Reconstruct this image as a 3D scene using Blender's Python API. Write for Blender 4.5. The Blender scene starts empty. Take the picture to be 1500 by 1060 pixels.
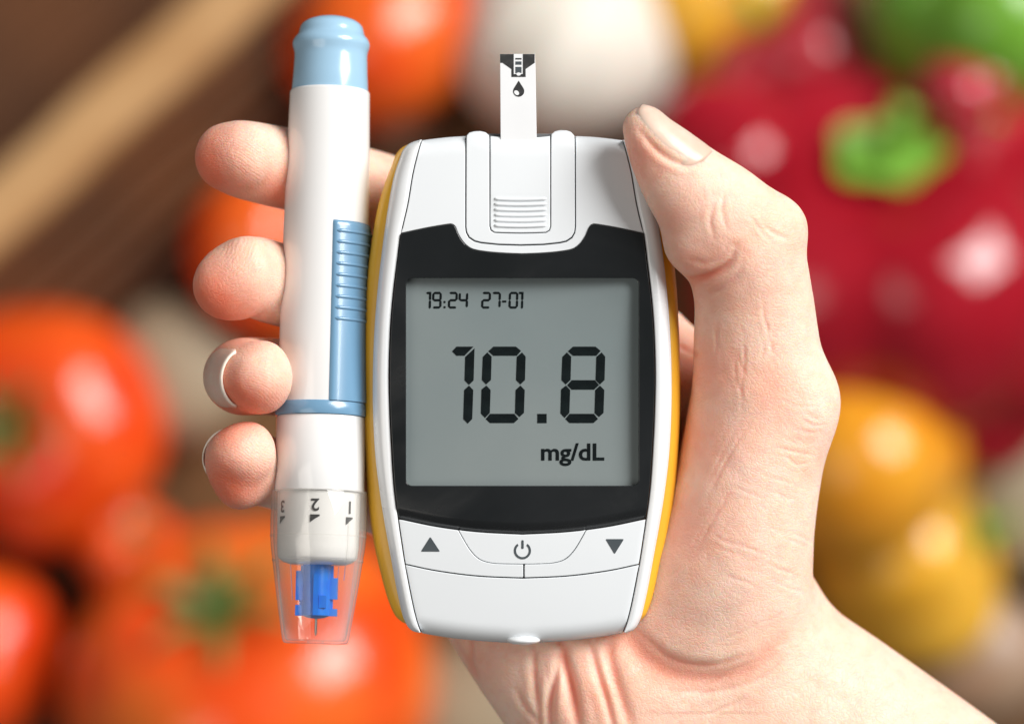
import bpy, bmesh, math, random
import numpy as np
from mathutils import Vector, Matrix
from mathutils.geometry import delaunay_2d_cdt
from mathutils.bvhtree import BVHTree

# ------------------------------------------------------------------ units
# drawing unit = 0.12 mm; x to the right, y downwards, w towards the viewer
S = 0.00012
D = 5000.0            # viewing distance in drawing units (0.6 m)
CX, CY = 750.0, 530.0
scene = bpy.context.scene
C = scene.collection
random.seed(4)
rng = np.random.default_rng(4)

# ------------------------------------------------------------------ camera
cam_data = bpy.data.cameras.new('camera')
cam = bpy.data.objects.new('camera', cam_data)
C.objects.link(cam)
cam.location = (0, 0, D * S)
cam_data.sensor_width = 36
cam_data.lens = 36 * (D * S) / (1500 * S)
cam_data.clip_start = 0.01
cam_data.clip_end = 20
cam_data.dof.use_dof = True
cam_data.dof.focus_distance = (D + 10) * S
cam_data.dof.aperture_fstop = 7.3
scene.camera = cam

# ------------------------------------------------------------------ world and lamps
world = bpy.data.worlds.new('World')
scene.world = world
world.use_nodes = True
bgn = world.node_tree.nodes['Background']
bgn.inputs[0].default_value = (1.0, 0.97, 0.94, 1)
bgn.inputs[1].default_value = 0.125


def area(name, loc, target, size, power, col):
    d = bpy.data.lights.new(name, 'AREA')
    d.shape = 'RECTANGLE'
    d.size, d.size_y = size
    d.energy = power
    d.color = col
    o = bpy.data.objects.new(name, d)
    C.objects.link(o)
    o.location = loc
    o.rotation_euler = (Vector(target) - Vector(loc)).to_track_quat('-Z', 'Y').to_euler()
    return o


area('key_lamp', (2.05, 1.50, 1.66), (0.0, 0.0, -0.15), (1.8, 1.8), 170.0, (1.0, 0.972, 0.945))
area('fill_lamp', (-0.9, -0.35, 1.3), (0, 0, -0.2), (1.0, 1.0), 7.0, (1.0, 0.93, 0.85))  # unseen fill; its warm colour stands in for light bounced off the vegetables

scene.view_settings.view_transform = 'Standard'
scene.view_settings.look = 'None'
scene.view_settings.exposure = 0.0
scene.view_settings.gamma = 1.0
scene.cycles.use_denoising = True
scene.cycles.max_bounces = 10
scene.cycles.transparent_max_bounces = 16
scene.cycles.sample_clamp_indirect = 6.0


# ------------------------------------------------------------------ helpers
def P(x, y, w=0.0):
    """picture position and depth -> metres in the world"""
    k = (D - w) / D
    return np.array([(x - CX) * k * S, (CY - y) * k * S, w * S])


def T(x, y, w=0.0):
    """same but in drawing units (x right, y down, w out)"""
    k = (D - w) / D
    return np.array([CX + (x - CX) * k, CY + (y - CY) * k, w])


def U(pts):
    """drawing units -> metres (no perspective)"""
    p = np.asarray(pts, float)
    q = np.empty_like(p)
    q[:, 0] = (p[:, 0] - CX) * S
    q[:, 1] = (CY - p[:, 1]) * S
    q[:, 2] = p[:, 2] * S
    return q


WORLD = {}


def root(name, loc, label, cat, group=None):
    o = bpy.data.objects.new(name, None)
    C.objects.link(o)
    o.empty_display_size = 0.01
    o.location = loc
    WORLD[o.name] = np.array(loc, float)
    o['label'] = label
    o['category'] = cat
    if group:
        o['group'] = group
    return o


def obj(name, verts, faces, mat, parent=None, smooth=True, origin=None, sharp=None):
    v = np.asarray(verts, float)
    c = np.array(origin, float) if origin is not None else (v.min(0) + v.max(0)) / 2
    me = bpy.data.meshes.new(name)
    me.from_pydata((v - c).tolist(), [], [tuple(int(i) for i in f) for f in faces])
    me.update()
    bm = bmesh.new()
    bm.from_mesh(me)
    bmesh.ops.recalc_face_normals(bm, faces=bm.faces)
    bm.to_mesh(me)
    bm.free()
    if smooth:
        me.polygons.foreach_set('use_smooth', [True] * len(me.polygons))
        if sharp:
            me.set_sharp_from_angle(angle=math.radians(sharp))
    me.materials.append(mat)
    o = bpy.data.objects.new(name, me)
    C.objects.link(o)
    if parent is not None:
        o.parent = parent
        o.location = c - WORLD[parent.name]
    else:
        o.location = c
    WORLD[o.name] = c
    return o


def merge(parts):
    V, F, n = [], [], 0
    for v, f in parts:
        v = np.asarray(v, float)
        V.append(v)
        F += [tuple(i + n for i in q) for q in f]
        n += len(v)
    return np.concatenate(V), F


# ------------------------------------------------------------------ materials
def mat(name, col, rough=0.4, spec=0.5, coat=0.0, coat_rough=0.05, sss=0.0, sss_r=(1, .3, .2), sss_s=0.002,
        metallic=0.0, noise=None, bump=None, smudge=None):
    m = bpy.data.materials.new(name)
    m.use_nodes = True
    nt = m.node_tree
    b = nt.nodes['Principled BSDF']
    b.inputs['Base Color'].default_value = (*col, 1)
    b.inputs['Roughness'].default_value = rough
    b.inputs['Specular IOR Level'].default_value = spec
    b.inputs['Metallic'].default_value = metallic
    b.inputs['Coat Weight'].default_value = coat
    b.inputs['Coat Roughness'].default_value = coat_rough
    if sss:
        b.inputs['Subsurface Weight'].default_value = sss
        b.inputs['Subsurface Radius'].default_value = sss_r
        b.inputs['Subsurface Scale'].default_value = sss_s
    tc = nt.nodes.new('ShaderNodeTexCoord')
    if noise:       # (scale, second colour, low, high)
        n = nt.nodes.new('ShaderNodeTexNoise')
        n.inputs['Scale'].default_value = noise[0]
        n.inputs['Detail'].default_value = 5
        nt.links.new(tc.outputs['Object'], n.inputs['Vector'])
        r = nt.nodes.new('ShaderNodeMapRange')
        r.inputs['From Min'].default_value = noise[2]
        r.inputs['From Max'].default_value = noise[3]
        nt.links.new(n.outputs['Fac'], r.inputs['Value'])
        mx = nt.nodes.new('ShaderNodeMix')
        mx.data_type = 'RGBA'
        mx.inputs['A'].default_value = (*col, 1)
        mx.inputs['B'].default_value = (*noise[1], 1)
        nt.links.new(r.outputs['Result'], mx.inputs['Factor'])
        nt.links.new(mx.outputs['Result'], b.inputs['Base Color'])
    if smudge:      # (scale, roughness low, high): finger marks
        n = nt.nodes.new('ShaderNodeTexNoise')
        n.inputs['Scale'].default_value = smudge[0]
        n.inputs['Detail'].default_value = 6
        n.inputs['Distortion'].default_value = 1.5
        nt.links.new(tc.outputs['Object'], n.inputs['Vector'])
        r = nt.nodes.new('ShaderNodeMapRange')
        for k_, v_ in zip(('From Min', 'From Max', 'To Min', 'To Max'), (.35, .68, smudge[1], smudge[2])):
            r.inputs[k_].default_value = v_
        nt.links.new(n.outputs['Fac'], r.inputs['Value'])
        nt.links.new(r.outputs['Result'], b.inputs['Roughness'])
        nt.links.new(r.outputs['Result'], b.inputs['Coat Roughness'])
    if bump:        # (scale, distance in m, strength)
        n = nt.nodes.new('ShaderNodeTexNoise')
        n.inputs['Scale'].default_value = bump[0]
        n.inputs['Detail'].default_value = 4
        nt.links.new(tc.outputs['Object'], n.inputs['Vector'])
        bp = nt.nodes.new('ShaderNodeBump')
        bp.inputs['Distance'].default_value = bump[1]
        bp.inputs['Strength'].default_value = bump[2]
        nt.links.new(n.outputs['Fac'], bp.inputs['Height'])
        nt.links.new(bp.outputs['Normal'], b.inputs['Normal'])
    return m


def clear_mat(name, tint, gloss_rough=0.03, haze=0.06, edge=0.35):
    """thin clear plastic: see-through, mirror-like at grazing angles, a little milky at its edges"""
    m = bpy.data.materials.new(name)
    m.use_nodes = True
    nt = m.node_tree
    nt.nodes.clear()
    out = nt.nodes.new('ShaderNodeOutputMaterial')
    tr = nt.nodes.new('ShaderNodeBsdfTransparent')
    tr.inputs['Color'].default_value = (*tint, 1)
    gl = nt.nodes.new('ShaderNodeBsdfGlossy')
    gl.inputs['Roughness'].default_value = gloss_rough
    df = nt.nodes.new('ShaderNodeBsdfDiffuse')
    df.inputs['Color'].default_value = (0.82, 0.83, 0.82, 1)
    lw = nt.nodes.new('ShaderNodeLayerWeight')
    lw.inputs['Blend'].default_value = 0.14
    mr = nt.nodes.new('ShaderNodeMapRange')
    mr.inputs['To Min'].default_value = haze
    mr.inputs['To Max'].default_value = edge
    nt.links.new(lw.outputs['Facing'], mr.inputs['Value'])
    m1 = nt.nodes.new('ShaderNodeMixShader')
    nt.links.new(mr.outputs['Result'], m1.inputs['Fac'])
    nt.links.new(tr.outputs[0], m1.inputs[1])
    nt.links.new(df.outputs[0], m1.inputs[2])
    pw = nt.nodes.new('ShaderNodeMath')          # Schlick reflectance, the same from both sides
    pw.operation = 'POWER'
    l2 = nt.nodes.new('ShaderNodeLayerWeight')
    l2.inputs['Blend'].default_value = 0.5
    nt.links.new(l2.outputs['Facing'], pw.inputs[0])
    pw.inputs[1].default_value = 5.0
    fr = nt.nodes.new('ShaderNodeMapRange')
    fr.inputs['To Min'].default_value = 0.035
    fr.inputs['To Max'].default_value = 0.75
    nt.links.new(pw.outputs[0], fr.inputs['Value'])
    m2 = nt.nodes.new('ShaderNodeMixShader')
    nt.links.new(fr.outputs[0], m2.inputs['Fac'])
    nt.links.new(m1.outputs[0], m2.inputs[1])
    nt.links.new(gl.outputs[0], m2.inputs[2])
    nt.links.new(m2.outputs[0], out.inputs['Surface'])
    return m


M = {}
M['white'] = mat('white_plastic', (0.745, 0.785, 0.815), 0.38, 0.5, noise=(40, (0.73, 0.77, 0.80), .4, .7), bump=(5200, 0.00002, 0.12))
M['white_gloss'] = mat('glossy_white_plastic', (0.76, 0.795, 0.82), 0.2, 0.5, coat=0.4, noise=(30, (0.78, 0.79, 0.79), .4, .7), smudge=(50, 0.14, 0.34))
M['pen_white'] = mat('pen_white_plastic', (0.79, 0.80, 0.80), 0.16, 0.5, coat=0.3, noise=(30, (0.77, 0.775, 0.77), .4, .7), smudge=(60, 0.1, 0.28))
M['gap'] = mat('dark_gap', (0.14, 0.145, 0.15), 0.6)
M['amber'] = mat('amber_rubber', (0.90, 0.49, 0.035), 0.32, 0.5, noise=(60, (0.87, 0.45, 0.03), .4, .7))
M['black_glass'] = mat('black_glass', (0.007, 0.009, 0.010), 0.12, 0.5, coat=0.3, noise=(25, (0.016, 0.018, 0.020), .4, .75), smudge=(35, 0.05, 0.34))
M['lcd'] = mat('lcd_grey', (0.18, 0.222, 0.229), 0.5, 0.3, noise=(16, (0.245, 0.278, 0.278), .35, .75))
M['lcd_ink'] = mat('lcd_ink', (0.003, 0.006, 0.007), 0.6, 0.05, noise=(300, (0.006, 0.011, 0.012), .4, .7))
M['print'] = mat('grey_print', (0.06, 0.075, 0.085), 0.5, 0.3, noise=(300, (0.07, 0.085, 0.095), .4, .7))
M['black_print'] = mat('black_print', (0.03, 0.031, 0.032), 0.5, 0.3, noise=(900, (0.06, 0.06, 0.06), .5, .8))
M['strip'] = mat('strip_white', (0.80, 0.82, 0.84), 0.35, 0.5, noise=(80, (0.77, 0.79, 0.81), .4, .7))
M['pen_blue'] = mat('pen_pale_blue', (0.33, 0.53, 0.70), 0.2, 0.5, coat=0.3, noise=(40, (0.31, 0.51, 0.68), .4, .7))
M['trigger_blue'] = mat('trigger_blue', (0.155, 0.31, 0.47), 0.24, 0.5, coat=0.3, noise=(40, (0.145, 0.295, 0.45), .4, .7))
M['lancet'] = mat('lancet_blue', (0.0, 0.15, 0.74), 0.3, 0.5, noise=(300, (0.0, 0.21, 0.80), .4, .7))
M['steel'] = mat('needle_steel', (0.5, 0.5, 0.5), 0.3, 0.5, metallic=1.0, noise=(300, (0.4, 0.4, 0.4), .4, .7))
M['clear'] = clear_mat('clear_cap_plastic', (0.99, 0.985, 0.975), 0.03, 0.012, 0.6)
M['pane'] = clear_mat('clear_pane', (0.99, 0.995, 0.995), 0.05, 0.0, 0.02)
M['nail'] = mat('nail', (0.89, 0.58, 0.48), 0.3, 0.4, coat=0.08, sss=0.6, sss_r=(1, .4, .3), sss_s=0.0012, noise=(220, (0.88, 0.50, 0.395), .35, .7))
M['nail_edge'] = mat('nail_edge', (0.88, 0.78, 0.68), 0.35, 0.3, sss=0.3, sss_r=(1, .6, .5), sss_s=0.0006, noise=(400, (0.80, 0.72, 0.63), .35, .7))


def skin_material():
    m = bpy.data.materials.new('skin')
    m.use_nodes = True
    nt = m.node_tree
    N, L = nt.nodes.new, nt.links.new
    b = nt.nodes['Principled BSDF']
    tc = N('ShaderNodeTexCoord')

    def noise(scale, detail=4, rough=.55):
        n = N('ShaderNodeTexNoise')
        n.inputs['Scale'].default_value = scale
        n.inputs['Detail'].default_value = detail
        n.inputs['Roughness'].default_value = rough
        L(tc.outputs['Object'], n.inputs['Vector'])
        return n

    def rng_(src, a, b_, lo=0., hi=1.):
        r = N('ShaderNodeMapRange')
        for k, v in zip(('From Min', 'From Max', 'To Min', 'To Max'), (a, b_, lo, hi)):
            r.inputs[k].default_value = v
        L(src, r.inputs['Value'])
        return r.outputs['Result']

    def mix(fac, A, B):
        x = N('ShaderNodeMix')
        x.data_type = 'RGBA'
        L(fac, x.inputs['Factor'])
        for s, v in (('A', A), ('B', B)):
            if isinstance(v, tuple):
                x.inputs[s].default_value = (*v, 1)
            else:
                L(v, x.inputs[s])
        return x.outputs['Result']

    n1 = noise(75, 6, .6)
    col = mix(rng_(n1.outputs['Fac'], .35, .7), (0.93, 0.68, 0.555), (0.91, 0.575, 0.435))
    n2 = noise(420, 4)
    col = mix(rng_(n2.outputs['Fac'], .45, .8, 0, .38), col, (0.82, 0.40, 0.28))
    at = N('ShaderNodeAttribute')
    at.attribute_name = 'tone'            # x: blush of finger ends and folds plus painted shade, y: veins
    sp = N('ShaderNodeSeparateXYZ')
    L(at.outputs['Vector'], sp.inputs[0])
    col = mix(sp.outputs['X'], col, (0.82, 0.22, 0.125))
    col = mix(sp.outputs['Y'], col, (0.50, 0.44, 0.40))
    L(col, b.inputs['Base Color'])
    b.inputs['Subsurface Weight'].default_value = 0.75
    b.inputs['Subsurface Radius'].default_value = (1.0, 0.34, 0.18)
    b.inputs['Subsurface Scale'].default_value = 0.0028
    b.inputs['Roughness'].default_value = 0.47
    b.inputs['Specular IOR Level'].default_value = 0.38
    # relief: pores, fine crossing lines, finger-print ridges
    vo = N('ShaderNodeTexVoronoi')
    vo.feature = 'DISTANCE_TO_EDGE'
    vo.inputs['Scale'].default_value = 1150
    mp = N('ShaderNodeMapping')
    mp.inputs['Scale'].default_value = (1.0, 1.35, 1.0)
    mp.inputs['Rotation'].default_value = (0, 0, 0.5)
    dn = noise(260, 3)
    ad = N('ShaderNodeMix')
    ad.data_type = 'RGBA'
    ad.blend_type = 'ADD'
    ad.inputs['Factor'].default_value = 0.004
    L(tc.outputs['Object'], ad.inputs['A'])
    L(dn.outputs['Color'], ad.inputs['B'])
    L(ad.outputs['Result'], mp.inputs['Vector'])
    L(mp.outputs['Vector'], vo.inputs['Vector'])
    lines = rng_(vo.outputs['Distance'], 0.0, 0.16)
    b1 = N('ShaderNodeBump')
    b1.inputs['Distance'].default_value = 0.00006
    b1.inputs['Strength'].default_value = 0.75
    L(lines, b1.inputs['Height'])
    n3 = noise(900, 5, .6)
    b2 = N('ShaderNodeBump')
    b2.inputs['Distance'].default_value = 0.00018
    b2.inputs['Strength'].default_value = 0.35
    L(n3.outputs['Fac'], b2.inputs['Height'])
    L(b1.outputs['Normal'], b2.inputs['Normal'])
    # finger prints: attribute 'ridge' = (phase, mask, 0)
    ar = N('ShaderNodeAttribute')
    ar.attribute_name = 'ridge'
    sr = N('ShaderNodeSeparateXYZ')
    L(ar.outputs['Vector'], sr.inputs[0])
    ph = N('ShaderNodeMath')
    ph.operation = 'SINE'
    wn = noise(300, 3)
    wm = N('ShaderNodeMath')
    wm.operation = 'MULTIPLY_ADD'
    L(wn.outputs['Fac'], wm.inputs[0])
    wm.inputs[1].default_value = 16.0
    L(sr.outputs['X'], wm.inputs[2])
    L(wm.outputs[0], ph.inputs[0])
    mu = N('ShaderNodeMath')
    mu.operation = 'MULTIPLY'
    L(ph.outputs[0], mu.inputs[0])
    L(sr.outputs['Y'], mu.inputs[1])
    b3 = N('ShaderNodeBump')
    b3.inputs['Distance'].default_value = 0.00006
    b3.inputs['Strength'].default_value = 0.26
    L(mu.outputs[0], b3.inputs['Height'])
    L(b2.outputs['Normal'], b3.inputs['Normal'])
    L(b3.outputs['Normal'], b.inputs['Normal'])
    return m


M['skin'] = skin_material()


# ------------------------------------------------------------------ outline tools
def resample(pts, step=4.0, closed=True):
    p = np.asarray(pts, float)
    if closed:
        p = np.vstack([p, p[:1]])
    out = []
    for a, b in zip(p[:-1], p[1:]):
        n = max(1, int(math.ceil(np.linalg.norm(b - a) / step)))
        for i in range(n):
            out.append(a + (b - a) * i / n)
    if not closed:
        out.append(p[-1])
    keep = [out[0]]
    for q in out[1:]:
        if np.hypot(*(q - keep[-1])) > min(1.1, step * 0.4):
            keep.append(q)
    if closed and np.hypot(*(keep[-1] - keep[0])) < min(1.1, step * 0.4):
        keep.pop()
    return np.array(keep)


def smooth_path(pts, n=8):
    """Catmull-Rom through open points"""
    p = np.asarray(pts, float)
    p = np.vstack([2 * p[0] - p[1], p, 2 * p[-1] - p[-2]])
    out = []
    for i in range(1, len(p) - 2):
        for k in range(n):
            t = k / n
            a, b, c, d = p[i - 1], p[i], p[i + 1], p[i + 2]
            out.append(0.5 * (2 * b + (c - a) * t + (2 * a - 5 * b + 4 * c - d) * t * t + (3 * b - a - 3 * c + d) * t ** 3))
    out.append(p[-2])
    return np.array(out)


def signed_area(p):
    x, y = p[:, 0], p[:, 1]
    return 0.5 * np.sum(x * np.roll(y, -1) - np.roll(x, -1) * y)


def inset(p, d):
    """move a closed outline inwards by d (d<0: outwards)"""
    s = 1.0 if signed_area(p) > 0 else -1.0
    e = np.roll(p, -1, 0) - p
    e /= np.linalg.norm(e, axis=1, keepdims=True) + 1e-9
    n = np.stack([-e[:, 1], e[:, 0]], 1) * s
    nn = n + np.roll(n, 1, 0)
    l = np.linalg.norm(nn, axis=1, keepdims=True)
    nn = nn / np.maximum(l, 1e-6)
    c = np.clip((nn * n).sum(1, keepdims=True), 0.5, 1)
    return p + nn * d / c


def inside(poly, q):
    x, y = q[:, 0], q[:, 1]
    r = np.zeros(len(q), bool)
    a = poly
    b = np.roll(poly, -1, 0)
    for (x1, y1), (x2, y2) in zip(a, b):
        if y1 == y2:
            continue
        c = ((y1 > y) != (y2 > y)) & (x < (x2 - x1) * (y - y1) / (y2 - y1) + x1)
        r ^= c
    return r


def dist_poly(poly, q, closed=True):
    a = poly if closed else poly[:-1]
    b = np.roll(poly, -1, 0) if closed else poly[1:]
    best = np.full(len(q), 1e9)
    for p1, p2 in zip(a, b):
        e = p2 - p1
        t = np.clip(((q - p1) @ e) / (e @ e + 1e-12), 0, 1)
        d = np.hypot(*(q - p1 - t[:, None] * e).T)
        best = np.minimum(best, d)
    return best


def plate(name, outline, hfun, depth, bev, material, parent, holes=(), grid=6.0, step=4.0, w0=0.0, sharp=None, extra=None):
    """a moulded plate: outline filled on the surface hfun(xy)->w, rounded edge, side walls"""
    loops = [resample(outline, step)] + [resample(h, step) for h in holes]
    if signed_area(loops[0]) < 0:
        loops[0] = loops[0][::-1]
    for i in range(1, len(loops)):
        if signed_area(loops[i]) > 0:
            loops[i] = loops[i][::-1]
    ins = []
    for i, l in enumerate(loops):
        ins.append(inset(l, bev if i == 0 else -bev))
    mid = [inset(l, (bev if i == 0 else -bev) * 0.29) for i, l in enumerate(loops)]
    x0, y0 = ins[0].min(0)
    x1, y1 = ins[0].max(0)
    gx, gy = np.meshgrid(np.arange(x0 + grid / 2, x1, grid), np.arange(y0 + grid / 2, y1, grid))
    gx = gx + (np.arange(gx.shape[0]) % 2)[:, None] * grid / 2
    g = np.stack([gx.ravel(), gy.ravel()], 1)
    if extra is not None:       # rows of points along a feature replace the plain grid near it
        far = np.array([np.min(np.hypot(*(extra - q).T)) for q in g]) > grid * 0.8
        g = np.concatenate([g[far], extra])
    keep = inside(ins[0], g) & (dist_poly(ins[0], g) > grid * 0.35)
    for h in ins[1:]:
        keep &= ~inside(h, g) & (dist_poly(h, g) > grid * 0.35)
    g = g[keep]
    pts = np.concatenate(ins + [g])
    edges, n = [], 0
    for l in ins:
        k = len(l)
        edges += [(n + i, n + (i + 1) % k) for i in range(k)]
        n += k
    r = delaunay_2d_cdt([Vector(p) for p in pts], edges, [], 0, 1e-6)
    vs = np.array([tuple(v) for v in r[0]])
    fs = [list(f) for f in r[2]]
    cen = np.array([vs[f].mean(0) for f in fs])
    ok = inside(ins[0], cen)
    for h in ins[1:]:
        ok &= ~inside(h, cen)
    fs = [f for f, o in zip(fs, ok) if o]
    used = np.unique(np.concatenate(fs))
    # map ring vertices (input order) to output
    back = {}
    for oi, origs in enumerate(r[3]):
        for q in origs:
            back[q] = oi
    V = [np.column_stack([vs, hfun(vs)])]

    def grad(q, e=0.7):
        gx_ = (hfun(q + (e, 0)) - hfun(q - (e, 0))) / (2 * e)
        gy_ = (hfun(q + (0, e)) - hfun(q - (0, e))) / (2 * e)
        m_n = np.column_stack([-gx_, -gy_, np.ones(len(q))])
        return m_n / np.linalg.norm(m_n, axis=1, keepdims=True)

    cq = ins[0].mean(0)
    shrink = vs + (cq - vs) * 0.004          # keep the probe off the very edge
    NV = [grad(shrink)]
    F = [tuple(f) for f in fs]
    n = len(vs)
    base = 0
    for l, m_, i_ in zip(loops, mid, ins):
        k = len(l)
        hz = hfun(i_)
        ring0 = [back[base + j] for j in range(k)]
        r1 = np.column_stack([m_, hz - bev * 0.29])
        r2 = np.column_stack([l, hz - bev])
        r3 = np.column_stack([l, hz - depth])
        V += [r1, r2, r3]
        out_d = l - i_
        out_d = out_d / (np.linalg.norm(out_d, axis=1, keepdims=True) + 1e-9)
        o3 = np.column_stack([out_d, np.zeros(k)])
        tn = grad(i_ + (cq - i_) * 0.004)
        m1 = tn * 0.72 + o3 * 0.72
        m2 = tn * 0.25 + o3
        NV += [m1 / np.linalg.norm(m1, axis=1, keepdims=True), m2 / np.linalg.norm(m2, axis=1, keepdims=True), o3]
        i1 = [n + j for j in range(k)]
        i2 = [n + k + j for j in range(k)]
        i3 = [n + 2 * k + j for j in range(k)]
        n += 3 * k
        for a, b in ((ring0, i1), (i1, i2), (i2, i3)):
            F += [(a[j], a[(j + 1) % k], b[(j + 1) % k], b[j]) for j in range(k)]
        base += k
    V = np.concatenate(V)
    kk = (D - w0) / D
    V[:, 0] = CX + (V[:, 0] - CX) * kk
    V[:, 1] = CY + (V[:, 1] - CY) * kk
    # drop unused
    m = -np.ones(len(V), int)
    us = np.unique(np.concatenate([np.array(f) for f in F]))
    m[us] = np.arange(len(us))
    ob_ = obj(name, U(V[us]), [tuple(m[list(f)]) for f in F], material, parent)
    NV = np.concatenate(NV)[us] * (1, -1, 1)
    ob_.data.normals_split_custom_set_from_vertices([tuple(q) for q in NV])
    return ob_


def flat_print(name, polys, hfun, thick, material, parent, w0=0.0, step=30.0):
    """ink shapes lying on a surface, each a thin raised polygon"""
    parts = []
    for p in polys:
        p = resample(p, step)
        if signed_area(p) < 0:
            p = p[::-1]
        k = len(p)
        h = hfun(p)
        top = np.column_stack([p, h + thick])
        bot = np.column_stack([p, h - 0.3])
        f = [tuple(range(k))] + [(j, k + j, k + (j + 1) % k, (j + 1) % k) for j in range(k)]
        parts.append((np.concatenate([top, bot]), f))
    V, F = merge(parts)
    kk = (D - w0) / D
    V[:, 0] = CX + (V[:, 0] - CX) * kk
    V[:, 1] = CY + (V[:, 1] - CY) * kk
    return obj(name, U(V), F, material, parent, smooth=False)


def text_mesh(s, bold=0.0):
    cu = bpy.data.curves.new('lettering', 'FONT')
    cu.body = s
    cu.size = 1.0
    cu.offset = bold
    cu.resolution_u = 5
    cu.extrude = 0.0
    to = bpy.data.objects.new('lettering', cu)
    C.objects.link(to)
    dg = bpy.context.evaluated_depsgraph_get()
    me = bpy.data.meshes.new_from_object(to.evaluated_get(dg))
    v = np.array([tuple(q.co) for q in me.vertices])[:, :2]
    f = [tuple(p.vertices) for p in me.polygons]
    bpy.data.objects.remove(to)
    bpy.data.curves.remove(cu)
    bpy.data.meshes.remove(me)
    return v, f


def lathe(profile, axis, nseg=64, close_top=False, close_bottom=False):
    """profile [(s, r)] along axis(s)->(centre, e1, e2)"""
    V, F = [], []
    for s, r in profile:
        c, e1, e2 = axis(s)
        for j in range(nseg):
            a = 2 * math.pi * j / nseg
            V.append(c + r * (math.cos(a) * e1 + math.sin(a) * e2))
    n = len(profile)
    for i in range(n - 1):
        for j in range(nseg):
            k = (j + 1) % nseg
            F.append((i * nseg + j, i * nseg + k, (i + 1) * nseg + k, (i + 1) * nseg + j))
    if close_top:
        F.append(tuple(range(nseg)))
    if close_bottom:
        F.append(tuple((n - 1) * nseg + j for j in range(nseg)))
    return np.array(V), F

# ================================================================== the surface below
TABLE_W = -5650.0


def table_material():
    m = mat('stained_wood', (0.17, 0.085, 0.03), 0.6, 0.3, noise=(14, (0.10, 0.045, 0.016), .35, .7), bump=(300, 0.0005, 0.4))
    return m


kt = (D - TABLE_W) / D
tv = U([(CX - 1500 * kt, CY - 1300 * kt, TABLE_W), (CX + 1500 * kt, CY - 1300 * kt, TABLE_W),
        (CX + 1500 * kt, CY + 1300 * kt, TABLE_W), (CX - 1500 * kt, CY + 1300 * kt, TABLE_W)])
nx, ny = 60, 50
gx, gy = np.meshgrid(np.linspace(tv[0, 0], tv[1, 0], nx), np.linspace(tv[2, 1], tv[0, 1], ny))
gz = TABLE_W * S + 0.0012 * np.sin(gx * 31 + 2 * np.sin(gy * 17)) * np.cos(gy * 23) - 0.0013
TVt = np.stack([gx.ravel(), gy.ravel(), gz.ravel()], 1)
TF = [(j * nx + i, j * nx + i + 1, (j + 1) * nx + i + 1, (j + 1) * nx + i) for j in range(ny - 1) for i in range(nx - 1)]
table = obj('tabletop', TVt, TF, table_material())
table['kind'] = 'structure'

# ================================================================== glucose meter
MC = 765.0


def mirror(left):
    """close an outline from its left half (top centre -> bottom centre)"""
    l = np.asarray(left, float)
    r = l[::-1].copy()
    r[:, 0] = 2 * MC - r[:, 0]
    return np.vstack([l, r[1:-1]])


left_w = [(765, 196), (720, 196), (680, 197), (650, 199), (617, 203), (606, 205), (597, 209), (590, 216), (585, 228), (575, 260),
          (567, 305), (560, 355), (554, 405), (549, 460), (546, 515), (545, 570), (546, 620), (549, 670), (555, 720),
          (562, 765), (571, 815), (579, 860), (586, 893), (591, 910), (600, 924), (617, 930), (660, 937), (710, 942), (765, 945)]
lw = smooth_path(left_w, 4)
OW = resample(mirror(lw), 5)
if signed_area(OW) < 0:
    OW = OW[::-1]
OWi = OW

RIM = 30.0


def hbase(q):
    q = np.asarray(q, float)
    x = (q[:, 0] - MC) / 215.0
    y = (q[:, 1] - 565.0) / 375.0
    return -9.0 * x ** 2 - 20.0 * np.abs(y) ** 2.6


def hfront(q):
    q = np.asarray(q, float)
    d = np.where(inside(OW, q), dist_poly(OW, q), 0.0)
    t = np.clip(1 - d / RIM, 0, 1)
    return hbase(q) - 26.0 * (1 - np.sqrt(np.clip(1 - t ** 2.4, 0, 1)))


meter = root('glucose_meter', tuple(P(765, 565, -150)), 'white blood glucose meter with grey display reading 10.8, held in the hand',
             'glucose meter')


def loft(rings, cap_first=True, cap_last=True):
    V = np.concatenate(rings)
    k = len(rings[0])
    F = []
    for i in range(len(rings) - 1):
        for j in range(k):
            F.append((i * k + j, i * k + (j + 1) % k, (i + 1) * k + (j + 1) % k, (i + 1) * k + j))
    if cap_first:
        F.append(tuple(range(k)))
    if cap_last:
        F.append(tuple((len(rings) - 1) * k + j for j in range(k)))
    return V, F


# inner case under the front plates (seen only in the seams)
edge_h = hfront(OW)
rings = []
for ins_, dz in ((8, -74), (1.5, -66), (0.4, -12), (1.2, -10)):
    rings.append(np.column_stack([inset(OW, ins_), np.full(len(OW), -1.0) * 0 + edge_h.mean() + dz + 6]))
k_ = [(D + 30) / D] * 4
V, F = loft([np.column_stack([r[:, :2], r[:, 2]]) for r in rings], True, False)
obj('case', U(V), F, M['white_gloss'], meter)
# dark floor that shows through the seams
fl = inset(OW, 6)
Vf = np.column_stack([fl, hfront(fl) - 12])
plate('case_floor', inset(OW, 9), lambda q: hbase(q) - 40.0 * np.clip(1 - dist_poly(OW, q) / 34.0, 0, 1) ** 2 - 27.0, 5, 1.0, M['gap'], meter, grid=10, step=8)

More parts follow.
